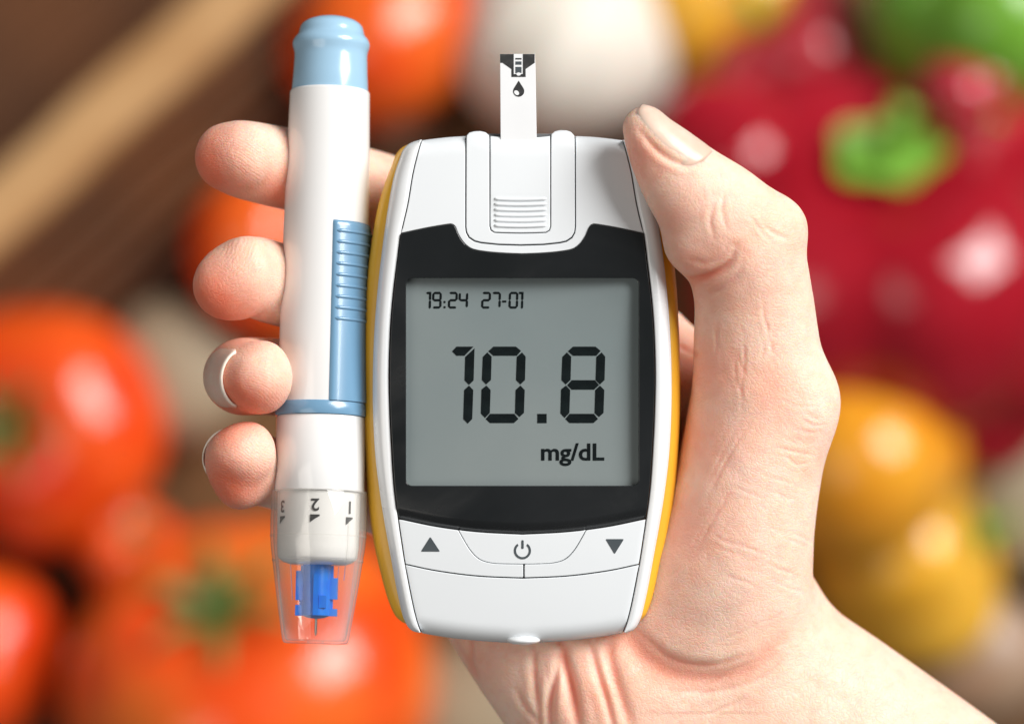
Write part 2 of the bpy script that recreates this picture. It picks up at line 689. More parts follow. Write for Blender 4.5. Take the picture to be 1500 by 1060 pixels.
# amber back shell
left_y = [(765, 205), (690, 205), (620, 208), (596, 213), (583, 224), (575, 243), (563, 275), (553, 312), (545, 360), (539, 405), (535, 460), (532.5, 520),
          (532, 565), (533, 620), (537, 690), (543, 755), (550, 800), (558, 835), (568, 872), (577, 895), (585, 906), (600, 914),
          (640, 920), (700, 925), (765, 927)]
ly = smooth_path(left_y, 4)
OY = resample(mirror(ly), 6)
OY[:, 0] -= 1.5
if signed_area(OY) < 0:
    OY = OY[::-1]
rings = []
for ins_, w in ((70, -176), (34, -172), (14, -160), (3, -140), (0, -115), (0.0, -72), (2.0, -60), (6, -52), (12, -48), (26, -46)):
    kk = (D - max(w, -80)) / D
    r = inset(OY, ins_)
    rings.append(np.column_stack([CX + (r[:, 0] - CX) * kk, CY + (r[:, 1] - CY) * kk, np.full(len(r), float(w))]))
V, F = loft(rings)
obj('back_shell', U(V), F, M['amber'], meter)

# front plates ------------------------------------------------------
rail_in = [(617, 203), (611, 225), (604, 255), (597, 298), (587, 343), (582, 380), (576, 430), (572, 480), (570, 545), (571, 600),
           (573, 645), (577, 710), (583, 760), (588, 795), (593, 827), (603, 880), (610, 910), (616, 928)]
RI = smooth_path(rail_in, 4)
RImask = RI


def rail_x(y):
    return np.interp(y, RI[:, 1], RI[:, 0])


def right(p):
    p = np.asarray(p, float).copy()
    p[:, 0] = 2 * MC - p[:, 0]
    return p


# left edge of white outline between rail ends
lo = lw[(lw[:, 1] >= 203) & (lw[:, 1] <= 928) & (lw[:, 0] <= 617)]
gap = 0.8
rail_outline = np.vstack([lo, RI[::-1] + np.array([-gap, 0])])


def hrail(q):
    """rails bulge a little across their width"""
    d_out = dist_poly(OW, q)
    qq = np.asarray(q, float)
    xm = np.where(qq[:, 0] < MC, qq[:, 0], 2 * MC - qq[:, 0])
    d_in = np.maximum(rail_x(qq[:, 1]) - xm, 0)
    t = d_out / (d_out + d_in + 1e-3)
    wdt = np.minimum(d_out + d_in, 30)
    return hbase(q) + 1.5 - 24.0 * (1 - np.sqrt(np.clip(1 - (1 - np.clip(t * 1.35, 0, 1)) ** 2.3, 0, 1))) - 3.5 * np.clip(1 - d_in / 7.0, 0, 1) ** 2 * (wdt / 30)


for ol in (rail_outline, right(rail_outline)):
    plate('side_rail', ol, hrail, 16, 1.0, M['white_gloss'], meter, grid=3.5, step=4)

# top cover
hs_l, hs_r = 682.0, 843.0
panel_top = [(587, 342), (625, 334), (655, 329), (662, 329), (667, 333), (671, 343), (677, 353), (684, 360.5), (694, 366), (715, 369.5), (740, 371.5), (765, 372.5)]
PT = smooth_path(panel_top, 4)
house = [(682, 180), (682, 332), (683, 340), (687, 347.5), (695, 353), (705, 355.5), (730, 358), (763, 359), (796, 358), (820, 355.5), (830, 353), (838, 347.5), (842, 340), (843, 332), (843, 180)]


def clip_top(p):
    return p


top_edge = lw[(lw[:, 0] <= 682) & (lw[:, 1] < 204) & (lw[:, 0] >= 617)]
cover_l = [(x, y + 0.0) for x, y in top_edge[::-1]]            # rail -> housing along the top edge
cover = cover_l + [(681.2, 197)] + [(681.2, 332), (682.2, 340.5), (686.4, 348.3), (694.7, 353.9), (705, 356.5), (730, 359), (763, 360),
                                    (796, 359), (820, 356.5), (830.3, 353.9), (838.6, 348.3), (842.8, 340.5), (843.8, 332)] + [(843.8, 197)]
cover += [(2 * MC - x, y) for x, y in cover_l[::-1] if 2 * MC - x > 846]
cover += [(2 * MC - x - 0.8, y) for x, y in RI if 206 < y < 341]
cover += [tuple(p) for p in right(PT - np.array([0, 1.2]))]
cover += [tuple(p) for p in (PT - np.array([0, 1.2]))[::-1][1:]]
cover += [(x + 0.8, y) for x, y in RI[::-1] if 206 < y < 341]
plate('top_cover', cover, hfront, 14, 1.0, M['white'], meter, grid=6, step=4)

# strip port: housing frame, slider with ridges, dark slot
SL, SR = 717.5, 806.5
bump_top = 191.0
house_out = [(683.0, 203), (683.2, 197), (687, 192.5), (694, 190.5), (703, 190), (711, 192), (716, 196.5), (716.6, 203), (716.8, 331), (718.5, 337.5), (724, 341),
             (740, 341.8), (763, 342.2), (784, 341.8), (800, 341), (805.5, 337.5), (807.3, 331), (807.5, 203), (808, 195), (813, 190.5), (821, 188.5), (830, 188.8), (837, 191.5), (841.6, 197), (842.2, 203),
             (842.2, 332), (841.3, 339.6), (837.4, 346.6), (829.6, 352), (820, 354.4), (796, 357), (763, 358), (730, 357),
             (705, 354.4), (695.4, 352), (687.6, 346.6), (683.8, 339.6), (682.8, 332)]


def hhouse(q):
    q = np.asarray(q, float)
    t = np.clip(1 - (q[:, 1] - 189.0) / 30.0, 0, 1)
    across = np.minimum(np.abs(q[:, 0] - 700), np.abs(q[:, 0] - 824.5)) / 18.0
    return hbase(q) + 0.8 - 16.0 * (1 - np.sqrt(np.clip(1 - t ** 2.2, 0, 1))) - 2.5 * np.clip(across, 0, 1) ** 2 * t


plate('strip_port_housing', house_out, hhouse, 26, 1.2, M['white'], meter, grid=5, step=3)


def hslider(q):
    q = np.asarray(q, float)
    t = np.clip(1 - (q[:, 1] - 197.0) / 34.0, 0, 1)
    dip = -3.0 * np.clip(1 - np.abs(q[:, 1] - 312) / 28.0, 0, 1)
    return hbase(q) + 1.5 - 13.0 * (1 - np.sqrt(np.clip(1 - t ** 2.2, 0, 1))) + dip * 0.6


sl_out = [(718.2, 197.5), (735, 199.5), (762, 200.5), (790, 199.5), (806, 197.5), (806, 331), (804.5, 336.5), (799.5, 339.8), (784, 340.4), (763, 340.8), (740, 340.4), (724.5, 339.8), (719.8, 336.5), (718.2, 331)]
slider = plate('slider', sl_out, hslider, 10, 1.4, M['white'], meter, grid=4, step=3)
for yy in (290.7, 298.4, 306.2, 314.2, 322.2, 330):
    xs = np.linspace(724, 801, 24)
    V, F = [], []
    for i, x in enumerate(xs):
        yb = yy + 1.5 * (1 - ((x - 762.5) / 39) ** 2)
        e = min(1.0, (min(x - 724, 801 - x) + 1.2) / 4.0) ** 0.5
        h0 = hslider(np.array([[x, yb]]))[0]
        for a in np.linspace(0, math.pi, 7):
            V.append((x, yb + 2.6 * math.cos(a) * e, h0 - 0.6 + 3.4 * math.sin(a) * e))
    for i in range(len(xs) - 1):
        for j in range(6):
            F.append((i * 7 + j, i * 7 + j + 1, (i + 1) * 7 + j + 1, (i + 1) * 7 + j))
    F += [tuple(range(7)), tuple((len(xs) - 1) * 7 + j for j in range(7))]
    obj('ridge', U(V), F, M['white'], slider)
plate('slot', [(709, 193.2), (816, 193.2), (816, 215), (709, 215)], lambda q: np.full(len(q), -40.0), 20, 1.0, M['gap'], meter, grid=12)

# display window -----------------------------------------------------
bot = smooth_path([(583.5, 759), (640, 770.5), (700, 778), (765, 781.5)], 8)
BOTR = right(bot[::-1])[1:]
BOT = np.vstack([bot, BOTR])
panel = [tuple(p) for p in PT] + [tuple(p) for p in right(PT[::-1])[1:]]
panel += [(2 * MC - x - 1.0, y) for x, y in RI if 344 < y < 757]
panel += [tuple(p) for p in BOT[::-1]]
panel += [(x + 1.0, y) for x, y in RI[::-1] if 344 < y < 757]


def bot_y(x):
    return np.interp(x, BOT[:, 0], BOT[:, 1])


def hwin(q):
    q = np.asarray(q, float)
    db = bot_y(q[:, 0]) - q[:, 1]
    lip = np.clip(1 - db / 17.0, 0, 1)
    return hbase(q) + 3.2 - 9.0 * lip ** 1.4


def rrect(x0, y0, x1, y1, r, n=6):
    o = []
    for cx, cy, a0 in ((x1 - r, y0 + r, -90), (x1 - r, y1 - r, 0), (x0 + r, y1 - r, 90), (x0 + r, y0 + r, 180)):
        for i in range(n + 1):
            a = math.radians(a0 + 90 * i / n)
            o.append((cx + r * math.cos(a), cy + r * math.sin(a)))
    return o


lcd_hole = rrect(594.5, 407, 936, 711.5, 9)
window = plate('display_window', panel, hwin, 22, 0.9, M['black_glass'], meter, holes=[lcd_hole], grid=5, step=4,
               extra=np.array([(x, bot_y(x) - o) for o in (3, 5.5, 8, 10.5, 13, 15.5, 18, 21) for x in np.arange(588, 943, 4.0)]))
hl = lambda q: np.full(len(q), -19.5)
lcd = plate('lcd', rrect(588, 400, 943, 718, 6), hl, 3, 0.5, M['lcd'], meter, grid=24, step=16)
pane = plate('lcd_pane', rrect(595.3, 407.8, 935.2, 710.7, 8.4), lambda q: hbase(q) + 2.6, 1.2, 0.4, M['pane'], meter, grid=14, step=8)

# seven-segment ink (drawn on a 350 x 598 cell)
SEG = {
    'a': [(345, 128), (385, 92), (560, 92), (600, 125), (568, 163), (385, 163)],
    'f': [(337, 137), (371, 170), (366, 352), (328, 387), (295, 352), (302, 172)],
    'b': [(608, 137), (636, 170), (631, 352), (595, 387), (561, 352), (567, 172)],
    'e': [(330, 395), (363, 430), (357, 608), (320, 647), (287, 612), (292, 425)],
    'c': [(595, 395), (629, 430), (623, 608), (588, 640), (553, 608), (558, 430)],
    'd': [(325, 655), (358, 615), (548, 615), (580, 655), (545, 687), (358, 687)],
    'g': [(340, 392), (375, 353), (555, 353), (588, 392), (550, 427), (375, 427)],
}
ONE = [[(63, 128), (97, 92), (230, 92), (160, 163), (97, 163)],
       [(238, 105), (231, 355), (195, 390), (160, 355), (165, 172)],
       [(195, 395), (228, 430), (220, 655), (185, 692), (150, 655), (157, 430)]]
DIG = {'0': 'abcdef', '2': 'abged', '4': 'fgbc', '7': 'abc', '8': 'abcdefg', '9': 'abfgcd'}


def digit(ch, x, y, sc, grow=0.0):
    polys = ONE if ch == '1' else [SEG[s] for s in DIG[ch]]
    ox = 63 if ch == '1' else 287
    out = []
    for p in polys:
        p = (np.array(p, float) - (ox, 92)) * sc + (x, y)
        if grow:
            p = inset(p, -grow)
        out.append(p)
    return out


k = 1 / 5.3
for ch, x in (('1', 661.9), ('0', 704.2), ('8', 821.2)):
    for p in digit(ch, x, 507.4, k):
        flat_print('digit_segment', [p], hl, 0.5, M['lcd_ink'], lcd)
flat_print('decimal_point', [[(787.2, 606.2), (801, 606.2), (801, 619.8), (787.2, 619.8)]], hl, 0.5, M['lcd_ink'], lcd)
z = lambda v: 610 + v / 8.333
sk = 24.3 / 598
for ch, x in (('1', 118), ('9', 187), ('2', 383), ('4', 511), ('2', 790), ('7', 912), ('0', 1125), ('1', 1248)):
    flat_print('clock_digit', digit(ch, z(x), 427.2, sk, 0.25), hl, 0.4, M['lcd_ink'], lcd)
flat_print('clock_colon', [rrect(z(326), 440.3, z(326) + 3.4, 443.7, 1.2, 3), rrect(z(326), 447.9, z(326) + 3.4, 451.3, 1.2, 3)], hl, 0.4, M['lcd_ink'], lcd)
flat_print('date_dash', [rrect(z(1043), 439.6, z(1100), 442.8, 1.4, 3)], hl, 0.4, M['lcd_ink'], lcd)
v, f = text_mesh('mg/dL', 0.022)
mn, mx_ = v.min(0), v.max(0)
vL = text_mesh('L', 0.022)[0]
capk = 24.5 / vL[:, 1].max()
tx = 792.8 + (v[:, 0] - mn[0]) * (885.8 - 792.8) / (mx_[0] - mn[0])
ty = 674.0 - v[:, 1] * capk
obj('unit_lettering', U(np.column_stack([tx, ty, np.full(len(tx), -19.0)])), f, M['lcd_ink'], lcd, smooth=False)

# buttons ------------------------------------------------------------
low = smooth_path([(593.5, 827), (640, 836.5), (700, 844), (767, 847)], 8)
LOW = np.vstack([low, right(low[::-1])[1:]])
cb = smooth_path([(672, 776.5), (680, 791), (688, 804), (697, 814.5), (707, 821), (722, 824.6), (740, 825.6), (765, 826)], 4)
CBL = np.vstack([cb, right(cb[::-1])[1:]])
g_ = 0.9


def hbut(q):
    return hfront(q) - 0.4


center = [tuple(p) for p in CBL] + [(x, y + 1.8) for x, y in BOT[::-1] if 674 < x < 856]
power = plate('power_button', center, lambda q: hbut(q) - 1.0, 9, 1.1, M['white'], meter, grid=5, step=3)
leftb = [(float(rail_x(761.2)) + 1.0, 761.2)] + [(x, y + 1.8) for x, y in BOT if 588 <= x < 670] + [(x - g_ * 0.8, y + g_ * 0.9) for x, y in cb] + [(766.3, 826.9), (766.3, 845.6)]
leftb += [(x, y - g_) for x, y in low[::-1] if 598 < x < 762] + [(float(rail_x(826.3)) + 1.0, 826.3)] + [(x + 1.0, y) for x, y in RI[::-1] if 766 < y < 822]
rightb = [tuple(p) for p in right(np.array(leftb))]
rightb = [(x + (1.4 if abs(x - 763.7) < 0.1 else 0) + (3.3 if abs(x - 763.7) < 0.1 else 0), y) for x, y in rightb]
upb = plate('up_button', leftb, hbut, 9, 1.0, M['white'], meter, grid=5, step=3)
dnb = plate('down_button', rightb, hbut, 9, 1.0, M['white'], meter, grid=5, step=3)


def round_tri(pts, r=2.0):
    p = np.array(pts, float)
    out = []
    for i in range(3):
        a, b, c = p[i - 1], p[i], p[(i + 1) % 3]
        u, v_ = (a - b) / np.linalg.norm(a - b), (c - b) / np.linalg.norm(c - b)
        for t in (0, .25, .5, .75, 1):
            q0, q1 = b + u * r, b + v_ * r
            out.append((1 - t) ** 2 * q0 + 2 * t * (1 - t) * b + t * t * q1)
    return np.array(out)


flat_print('up_arrow_mark', [round_tri([(630, 786), (644.5, 808), (616, 808)])], hbut, 0.4, M['print'], upb)
flat_print('down_arrow_mark', [round_tri([(887, 789.5), (914.5, 789.5), (900.5, 812)])], hbut, 0.4, M['print'], dnb)
arc = [(765.3 + 12.6 * math.sin(a), 806.5 - 12.6 * math.cos(a)) for a in np.linspace(0.62, 2 * math.pi - 0.62, 40)]
arc += [(765.3 + 9.3 * math.sin(a), 806.5 - 9.3 * math.cos(a)) for a in np.linspace(2 * math.pi - 0.66, 0.66, 40)]
hpw = lambda q: hbut(q) - 1.0
flat_print('power_mark', [arc, rrect(763.7, 790.8, 767.2, 804, 1.6, 4)], hpw, 0.45, M['print'], power)

# bottom cover and the little lug
be = lw[(lw[:, 0] >= 617) & (lw[:, 1] > 900)]
cov = [(x, y + g_) for x, y in LOW] + [(2 * MC - x - 0.9, y) for x, y in RI if 832 < y < 926]
cov += [tuple(p) for p in right(be)] + [tuple(p) for p in be[::-1]][1:]
cov += [(x + 0.9, y) for x, y in RI[::-1] if 830 < y < 926]
plate('bottom_cover', cov, hfront, 14, 1.0, M['white'], meter, grid=5, step=4)
V, F = [], []
for i in range(13):
    a = math.pi / 2 * i / 12
    for j in range(40):
        b = 2 * math.pi * j / 40
        V.append((767 + 25 * math.sin(a) * math.cos(b), 939.5 + 7.5 * math.sin(a) * math.sin(b), -34 + 22 * math.cos(a)))
F = [(i * 40 + j, i * 40 + (j + 1) % 40, (i + 1) * 40 + (j + 1) % 40, (i + 1) * 40 + j) for i in range(12) for j in range(40)]
obj('end_lug', U(V), F, M['white_gloss'], meter)

# ================================================================== test strip
strip_w = -22.0


def hs(q):
    q = np.asarray(q, float)
    return strip_w - (200 - q[:, 1]) * 0.03


strip = root('test_strip', tuple(P(760, 205, strip_w)), 'narrow white test strip with black tip and drop mark, standing in the meter slot', 'test strip')
WS = strip_w
plate('strip_body', [(732.3, 79), (783.6, 79), (784.5, 100), (786.3, 212), (733.4, 212), (732.6, 100)], hs, 4, 0.5, M['strip'], strip, grid=12, step=6, w0=WS)
flat_print('black_tip_print', [[(732.6, 79.2), (752.6, 79.2), (752.6, 108.5), (766.0, 108.5), (766.0, 79.2), (783.3, 79.2), (783.3, 92), (770, 101.2), (770, 112.8), (749.2, 112.8), (749.2, 101.2), (736, 92), (732.6, 92)]],
           hs, 0.4, M['black_print'], strip, w0=WS)
flat_print('contact_mark', [[(755, 85), (764, 85), (764, 87.2), (755, 87.2)]], hs, 0.4, M['black_print'], strip, w0=WS)
flat_print('contact_mark', [[(755, 90), (764, 90), (764, 94.8), (755, 94.8)]], hs, 0.4, M['print'], strip, w0=WS)
flat_print('contact_mark', [[(755, 98), (764, 98), (764, 107), (755, 107)]], hs, 0.4, M['print'], strip, w0=WS)
flat_print('well_mark', [[(759.7 + 3.4 * math.cos(a), 108.6 + 2.4 * math.sin(a)) for a in np.linspace(0, 2 * math.pi, 20)[:-1]]], hs, 0.9, M['strip'], strip, w0=WS)
drop = [(759.8, 118.2)] + [(759.8 + 8.2 * math.cos(a), 133.6 + 8.2 * math.sin(a)) for a in np.linspace(-0.55, math.pi + 0.55, 26)]
flat_print('drop_mark', [drop], hs, 0.4, M['black_print'], strip, w0=WS)
flat_print('drop_glint_mark', [[(756.8 + (4.2 * math.cos(a) * .75 - 3.0 * math.sin(a) * .66), 136 + (4.2 * math.cos(a) * .66 + 3.0 * math.sin(a) * .75)) for a in np.linspace(0, 2 * math.pi, 20)[:-1]]],
           hs, 0.9, M['strip'], strip, w0=WS)

# ================================================================== lancing pen
PW = -72.0          # depth of the pen's axis beside the display
TILT = math.tan(math.radians(6.0))


def pen_centre(y):
    x = 483.5 + (y - 130) * (462 - 483.5) / 812.0
    w = PW - (600 - y) * TILT
    return T(x, y, w)


_a = pen_centre(942) - pen_centre(30)
_a /= np.linalg.norm(_a)                # along the pen, downwards in the picture
E1 = np.array([1.0, 0, 0])
E1 = E1 - _a * (E1 @ _a)
E1 /= np.linalg.norm(E1)
E2 = np.cross(_a, E1)
if E2[2] < 0:
    E2 = -E2


def pax(s):
    return pen_centre(s), E1, E2


pen = root('lancing_pen', tuple(P(470, 500, PW - 60)), 'white and pale blue lancing pen with clear cap, gripped by the fingertips', 'lancing pen')


def lpart(name, prof, m, parent, **kw):
    V, F = lathe(prof, pax, **kw)
    return obj(name, U(V), F, m, parent, sharp=50)


lpart('end_cap', [(24, 2), (25, 14), (27.5, 26), (31, 36), (35.5, 43), (40, 46.6), (46, 48.2), (50, 49.2), (53.5, 51.2), (57.5, 55), (62, 57.2), (66, 58), (70, 57.4), (75, 55.6), (80, 54.6), (86, 54.5), (110, 55.6), (133, 57.2), (134.5, 57)],
      M['pen_blue'], pen, close_top=True)
lpart('barrel', [(134.4, 50), (134.4, 58.2), (135.5, 59.3), (138, 59.8), (190, 61.2), (250, 62.6), (350, 64), (480, 65.5), (590, 66.6), (592, 66)], M['pen_white'], pen)
lpart('collar_ring', [(591, 60), (591, 67.5), (592.5, 68.6), (608, 68.9), (610.5, 68), (610.5, 60)], M['trigger_blue'], pen)
lpart('lower_barrel', [(611, 60), (611, 65.5), (612.5, 66.4), (680, 66.8), (719, 66.8), (720.5, 66), (721, 60)], M['pen_white'], pen)
nose = lpart('nose', [(720.5, 50), (720.5, 62), (800, 60.5), (816, 59), (819, 57), (824, 50), (827, 40)], M['pen_white'], pen, close_bottom=True)
clear = lpart('clear_cap', [(719.5, 67.2), (719.2, 70.2), (721, 71.2), (760, 71.4), (785, 71), (803, 69.6), (821, 66.8), (860, 61.4), (900, 55.2), (934, 49.8), (939, 48.4), (941.5, 46.2), (942.2, 42),
                            (942.2, 12), (938.5, 12), (938, 42), (935, 45.2), (900, 51.4), (860, 57.4), (821, 62.8), (800, 65.6), (785, 66.6), (719.5, 67.2)], M['clear'], pen)
lpart('cap_seam', [(784.2, 71.2), (784.8, 71.8), (786, 71.6), (786.4, 70.9)], M['clear'], clear)
lpart('cap_seam', [(820, 67.2), (820.8, 67.9), (822.2, 67.4), (822.6, 66.6)], M['clear'], clear)
# moulded guide ribs inside the clear cap
for ang, y0, y1, rr in ((-128, 724, 788, 66.6), (-64, 722, 775, 66.6), (-100, 790, 850, 64.5), (48, 760, 850, 64.5), (-42, 826, 880, 61.5), (22, 826, 850, 61.5), (66, 724, 800, 66.6), (-75, 800, 930, 65), (72, 800, 930, 65), (38, 830, 870, 61.5), (-20, 826, 842, 61.5)):
    V, F = [], []
    for i in range(9):
        y = y0 + (y1 - y0) * i / 8
        c, e1, e2 = pax(y)
        r = rr if y < 800 else rr - max(0, y - 800) * 0.11
        for da, dr in ((-1.6, 0.2), (-0.8, -3.2), (0.8, -3.2), (1.6, 0.2)):
            a = math.radians(ang + da)
            V.append(c + (r + dr) * (math.sin(a) * e1 + math.cos(a) * e2))
    for i in range(8):
        for j in range(3):
            F.append((i * 4 + j, i * 4 + j + 1, i * 4 + 5 + j, i * 4 + 4 + j))
    obj('guide_rib', U(V), F, M['clear'], clear)

# numbers and wedge marks around the nose


def wrap(v2, ang0, y0, r):
    """flat drawing (x to the right, y down) wrapped on the pen at radius r"""
    out = []
    for x, y in v2:
        c, e1, e2 = pax(y0 + y)
        a = math.radians(ang0) + x / r
        out.append(c + r * (math.sin(a) * e1 + math.cos(a) * e2))
    return np.array(out)


for ch, ang in (('3', -56), ('2', -2), ('1', 50)):
    v, f = text_mesh(ch, 0.02)
    mn, mx_ = v.min(0), v.max(0)
    c_ = (mn + mx_) / 2
    sc = 18.0 / (mx_[1] - mn[1])
    q = (v - c_) * sc
    q = np.column_stack([-q[:, 0] * 1.05, q[:, 1]])          # turned half a turn
    y0 = 742.5 if ch == '2' else 744.5
    obj('number_mark', U(wrap(q, ang, y0, 62.6)), f, M['black_print'], nose, smooth=False)
    tri = np.array([(-7, -6), (-3.5, -6), (0, -6), (3.5, -6), (7, -6), (7, -3.8), (0, 0.2), (-7, 5.5)])
    obj('wedge_mark', U(wrap(tri, ang, y0 + 20, 62.5)), [tuple(range(len(tri)))], M['black_print'], nose, smooth=False)

# slide trigger on the right flank
V, F = [], []
ys = np.concatenate([[330, 331.5, 334, 338], np.linspace(344, 586, 44), [590, 591]])
angs = np.linspace(11, 92, 26)
for y in ys:
    c, e1, e2 = pax(y)
    rb = np.interp(y, [250, 350, 480, 590], [62.6, 64, 65.5, 66.6])
    for a_ in angs:
        e = min(1.0, (a_ - 11) / 4.5 + 0.0)
        ey = min(1.0, (y - 329.5) / 6.0)
        lift = 5.0 * math.sqrt(max(0, 1 - (1 - e) ** 2)) * math.sqrt(max(0, 1 - (1 - ey) ** 2)) - 1.2
        a = math.radians(a_)
        # rounded top corner
        V.append(c + (rb + lift) * (math.sin(a) * e1 + math.cos(a) * e2))
na = len(angs)
for i in range(len(ys) - 1):
    for j in range(na - 1):
        F.append((i * na + j, i * na + j + 1, (i + 1) * na + j + 1, (i + 1) * na + j))
trig = obj('slide_trigger', U(V), F, M['trigger_blue'], pen)
for n_ in range(9):
    y = 345.5 + n_ * 15.9
    V, F = [], []
    aa = np.linspace(17, 91, 26)
    for i, a_ in enumerate(aa):
        e = min(1.0, min(a_ - 17, 91 - a_) / 3.0 + 0.15) ** 0.5
        a = math.radians(a_)
        for b in np.linspace(0, math.pi, 7):
            yy = y + 2.8 * math.cos(b) * e
            c, e1, e2 = pax(yy)
            rb = np.interp(y, [250, 350, 480, 590], [62.6, 64, 65.5, 66.6]) + 3.4
            V.append(c + (rb + 3.0 * math.sin(b) * e) * (math.sin(a) * e1 + math.cos(a) * e2))
    F = [(i * 7 + j, i * 7 + j + 1, (i + 1) * 7 + j + 1, (i + 1) * 7 + j) for i in range(len(aa) - 1) for j in range(6)]
    obj('grip_ridge', U(V), F, M['trigger_blue'], trig)

# lancet and needle


def pen_box(x0, x1, y0, y1, z0, z1):
    V = []
    for y in (y0, y1):
        c, e1, e2 = pax(y)
        for x, z_ in ((x0, z0), (x1, z0), (x1, z1), (x0, z1)):
            V.append(c + 1.1 * x * e1 + z_ * e2)
    return np.array(V), [(0, 1, 2, 3), (4, 5, 6, 7), (0, 1, 5, 4), (1, 2, 6, 5), (2, 3, 7, 6), (3, 0, 4, 7)]


hub_v = lathe([(822, 5), (822, 21), (896, 21.5), (901, 21), (904.5, 12), (905.5, 4)], pax, 24, True, True)
fins = [pen_box(-28, -14, 836, 879, -8, 8), pen_box(-23, -14, 878, 887, -3, 3), pen_box(-28, -14, 886, 901.5, -8, 8),
        pen_box(14, 28, 846, 877, -8, 8), pen_box(14, 22, 876, 892, -3, 3), pen_box(14, 28, 891, 901.5, -8, 8),
        pen_box(-22, 22, 828, 846, -5, 5), pen_box(-3.5, 3.5, 840, 901, 12, 24), pen_box(-3.5, 3.5, 840, 901, -24, -12), pen_box(4, 14, 872, 890, 12, 22)]
lancet = obj('lancet', U(merge([hub_v] + fins)[0]), merge([hub_v] + fins)[1], M['lancet'], pen, sharp=30)
lpart('needle', [(904, 1.9), (926, 1.8), (931, 0.2)], M['steel'], lancet, nseg=10)

# ================================================================== hand
H = 5.0                                   # sampling step in drawing units
G0 = np.array([240.0, 90.0, -430.0])
G1 = np.array([1760.0, 1420.0, 130.0])
NG = np.ceil((G1 - G0) / H).astype(int) + 1
FIELD = np.full(NG, 1000.0, np.float32)
AX = [G0[i] + H * np.arange(NG[i], dtype=np.float32) for i in range(3)]
AX = [a.astype(np.float32) for a in AX]


def dense(st, step=9.0):
    """st rows: x, y, w, half-width, half-depth (picture units) -> dense rows in drawing units"""
    st = np.array(st, float)
    q = st.copy()
    for r in q:
        k = (D - r[2]) / D
        r[:3] = T(*r[:3])
        r[3:5] *= k
    sp = smooth_path(q, 12)
    out = [sp[0]]
    acc = 0.0
    for a, b in zip(sp[:-1], sp[1:]):
        acc += np.linalg.norm(b[:3] - a[:3])
        if acc >= step:
            out.append(b)
            acc = 0.0
    if np.linalg.norm(out[-1][:3] - sp[-1][:3]) > 1.0:
        out.append(sp[-1])
    return np.array(out)


def smin(a, b, k):
    h = np.maximum(k - np.abs(a - b), 0) / k
    return np.minimum(a, b) - h * h * k * 0.25


def sweep(st, k=30.0, flat=(0, 0, 1), tipscale=1.0):
    """blend a limb into the field: ellipses (half-width across, half-depth along 'flat') strung on a curve"""
    q = dense(st)
    flat = np.array(flat, float)
    mar = k + 15.0
    lo = (q[:, :3] - q[:, 3:5].max(1)[:, None]).min(0) - mar
    hi = (q[:, :3] + q[:, 3:5].max(1)[:, None]).max(0) + mar
    i0 = np.maximum(((lo - G0) / H).astype(int), 0)
    i1 = np.minimum(((hi - G0) / H).astype(int) + 2, NG)
    Tm = np.full(i1 - i0, 2000.0, np.float32)
    tg = np.gradient(q[:, :3], axis=0)
    tg /= np.linalg.norm(tg, axis=1, keepdims=True) + 1e-9
    for (cx, cy, cw, rs, rn), t in zip(q[:, :5], tg):
        n = flat - t * (flat @ t)
        if np.linalg.norm(n) < 0.2:
            n = np.array([1.0, 0, 0]) - t * t[0]
        n /= np.linalg.norm(n)
        s = np.cross(t, n)
        rt = 0.5 * (rs + rn) * tipscale
        rm = max(rs, rn, rt) + k + 8
        c = np.array([cx, cy, cw])
        j0 = np.maximum(((c - rm - G0) / H).astype(int), i0)
        j1 = np.minimum(((c + rm - G0) / H).astype(int) + 2, i1)
        if (j1 <= j0).any():
            continue
        dx = AX[0][j0[0]:j1[0]][:, None, None] - np.float32(cx)
        dy = AX[1][j0[1]:j1[1]][None, :, None] - np.float32(cy)
        dz = AX[2][j0[2]:j1[2]][None, None, :] - np.float32(cw)
        pt = dx * np.float32(t[0]) + dy * np.float32(t[1]) + dz * np.float32(t[2])
        ps = dx * np.float32(s[0]) + dy * np.float32(s[1]) + dz * np.float32(s[2])
        pn = dx * np.float32(n[0]) + dy * np.float32(n[1]) + dz * np.float32(n[2])
        a, b, g = (pt / np.float32(rt)) ** 2, (ps / np.float32(rs)) ** 2, (pn / np.float32(rn)) ** 2
        k0 = np.sqrt(a + b + g)
        k1 = np.sqrt(a / np.float32(rt * rt) + b / np.float32(rs * rs) + g / np.float32(rn * rn)) + np.float32(1e-6)
        d = k0 * (k0 - 1) / k1
        sl = tuple(slice(x - o, y - o) for x, y, o in zip(j0, j1, i0))
        Tm[sl] = np.minimum(Tm[sl], d)
    sl = tuple(slice(x, y) for x, y in zip(i0, i1))
    FIELD[sl] = smin(FIELD[sl], Tm, np.float32(k))


def ball(x, y, w, rx, ry, rw, k=25.0):
    sweep([(x - 2, y, w, ry, rw), (x + 2, y, w, ry, rw)], k, tipscale=2 * rx / (ry + rw))


# forearm, wrist, palm
sweep([(1700, 1515, -190, 215, 150), (1500, 1357, -190, 212, 145), (1330, 1222, -190, 208, 140), (1190, 1112, -190, 200, 132),
       (1085, 1025, -190, 190, 125), (1010, 940, -200, 190, 115)], 20)
sweep([(1010, 940, -200, 185, 110), (930, 820, -240, 190, 88), (880, 700, -265, 190, 78), (850, 600, -275, 185, 70)], 60)
# heel of the hand, little-finger side
sweep([(985, 1110, -175, 150, 105), (905, 1035, -165, 148, 108), (822, 945, -175, 134, 100), (752, 855, -205, 122, 85), (690, 770, -240, 105, 72)], 50)
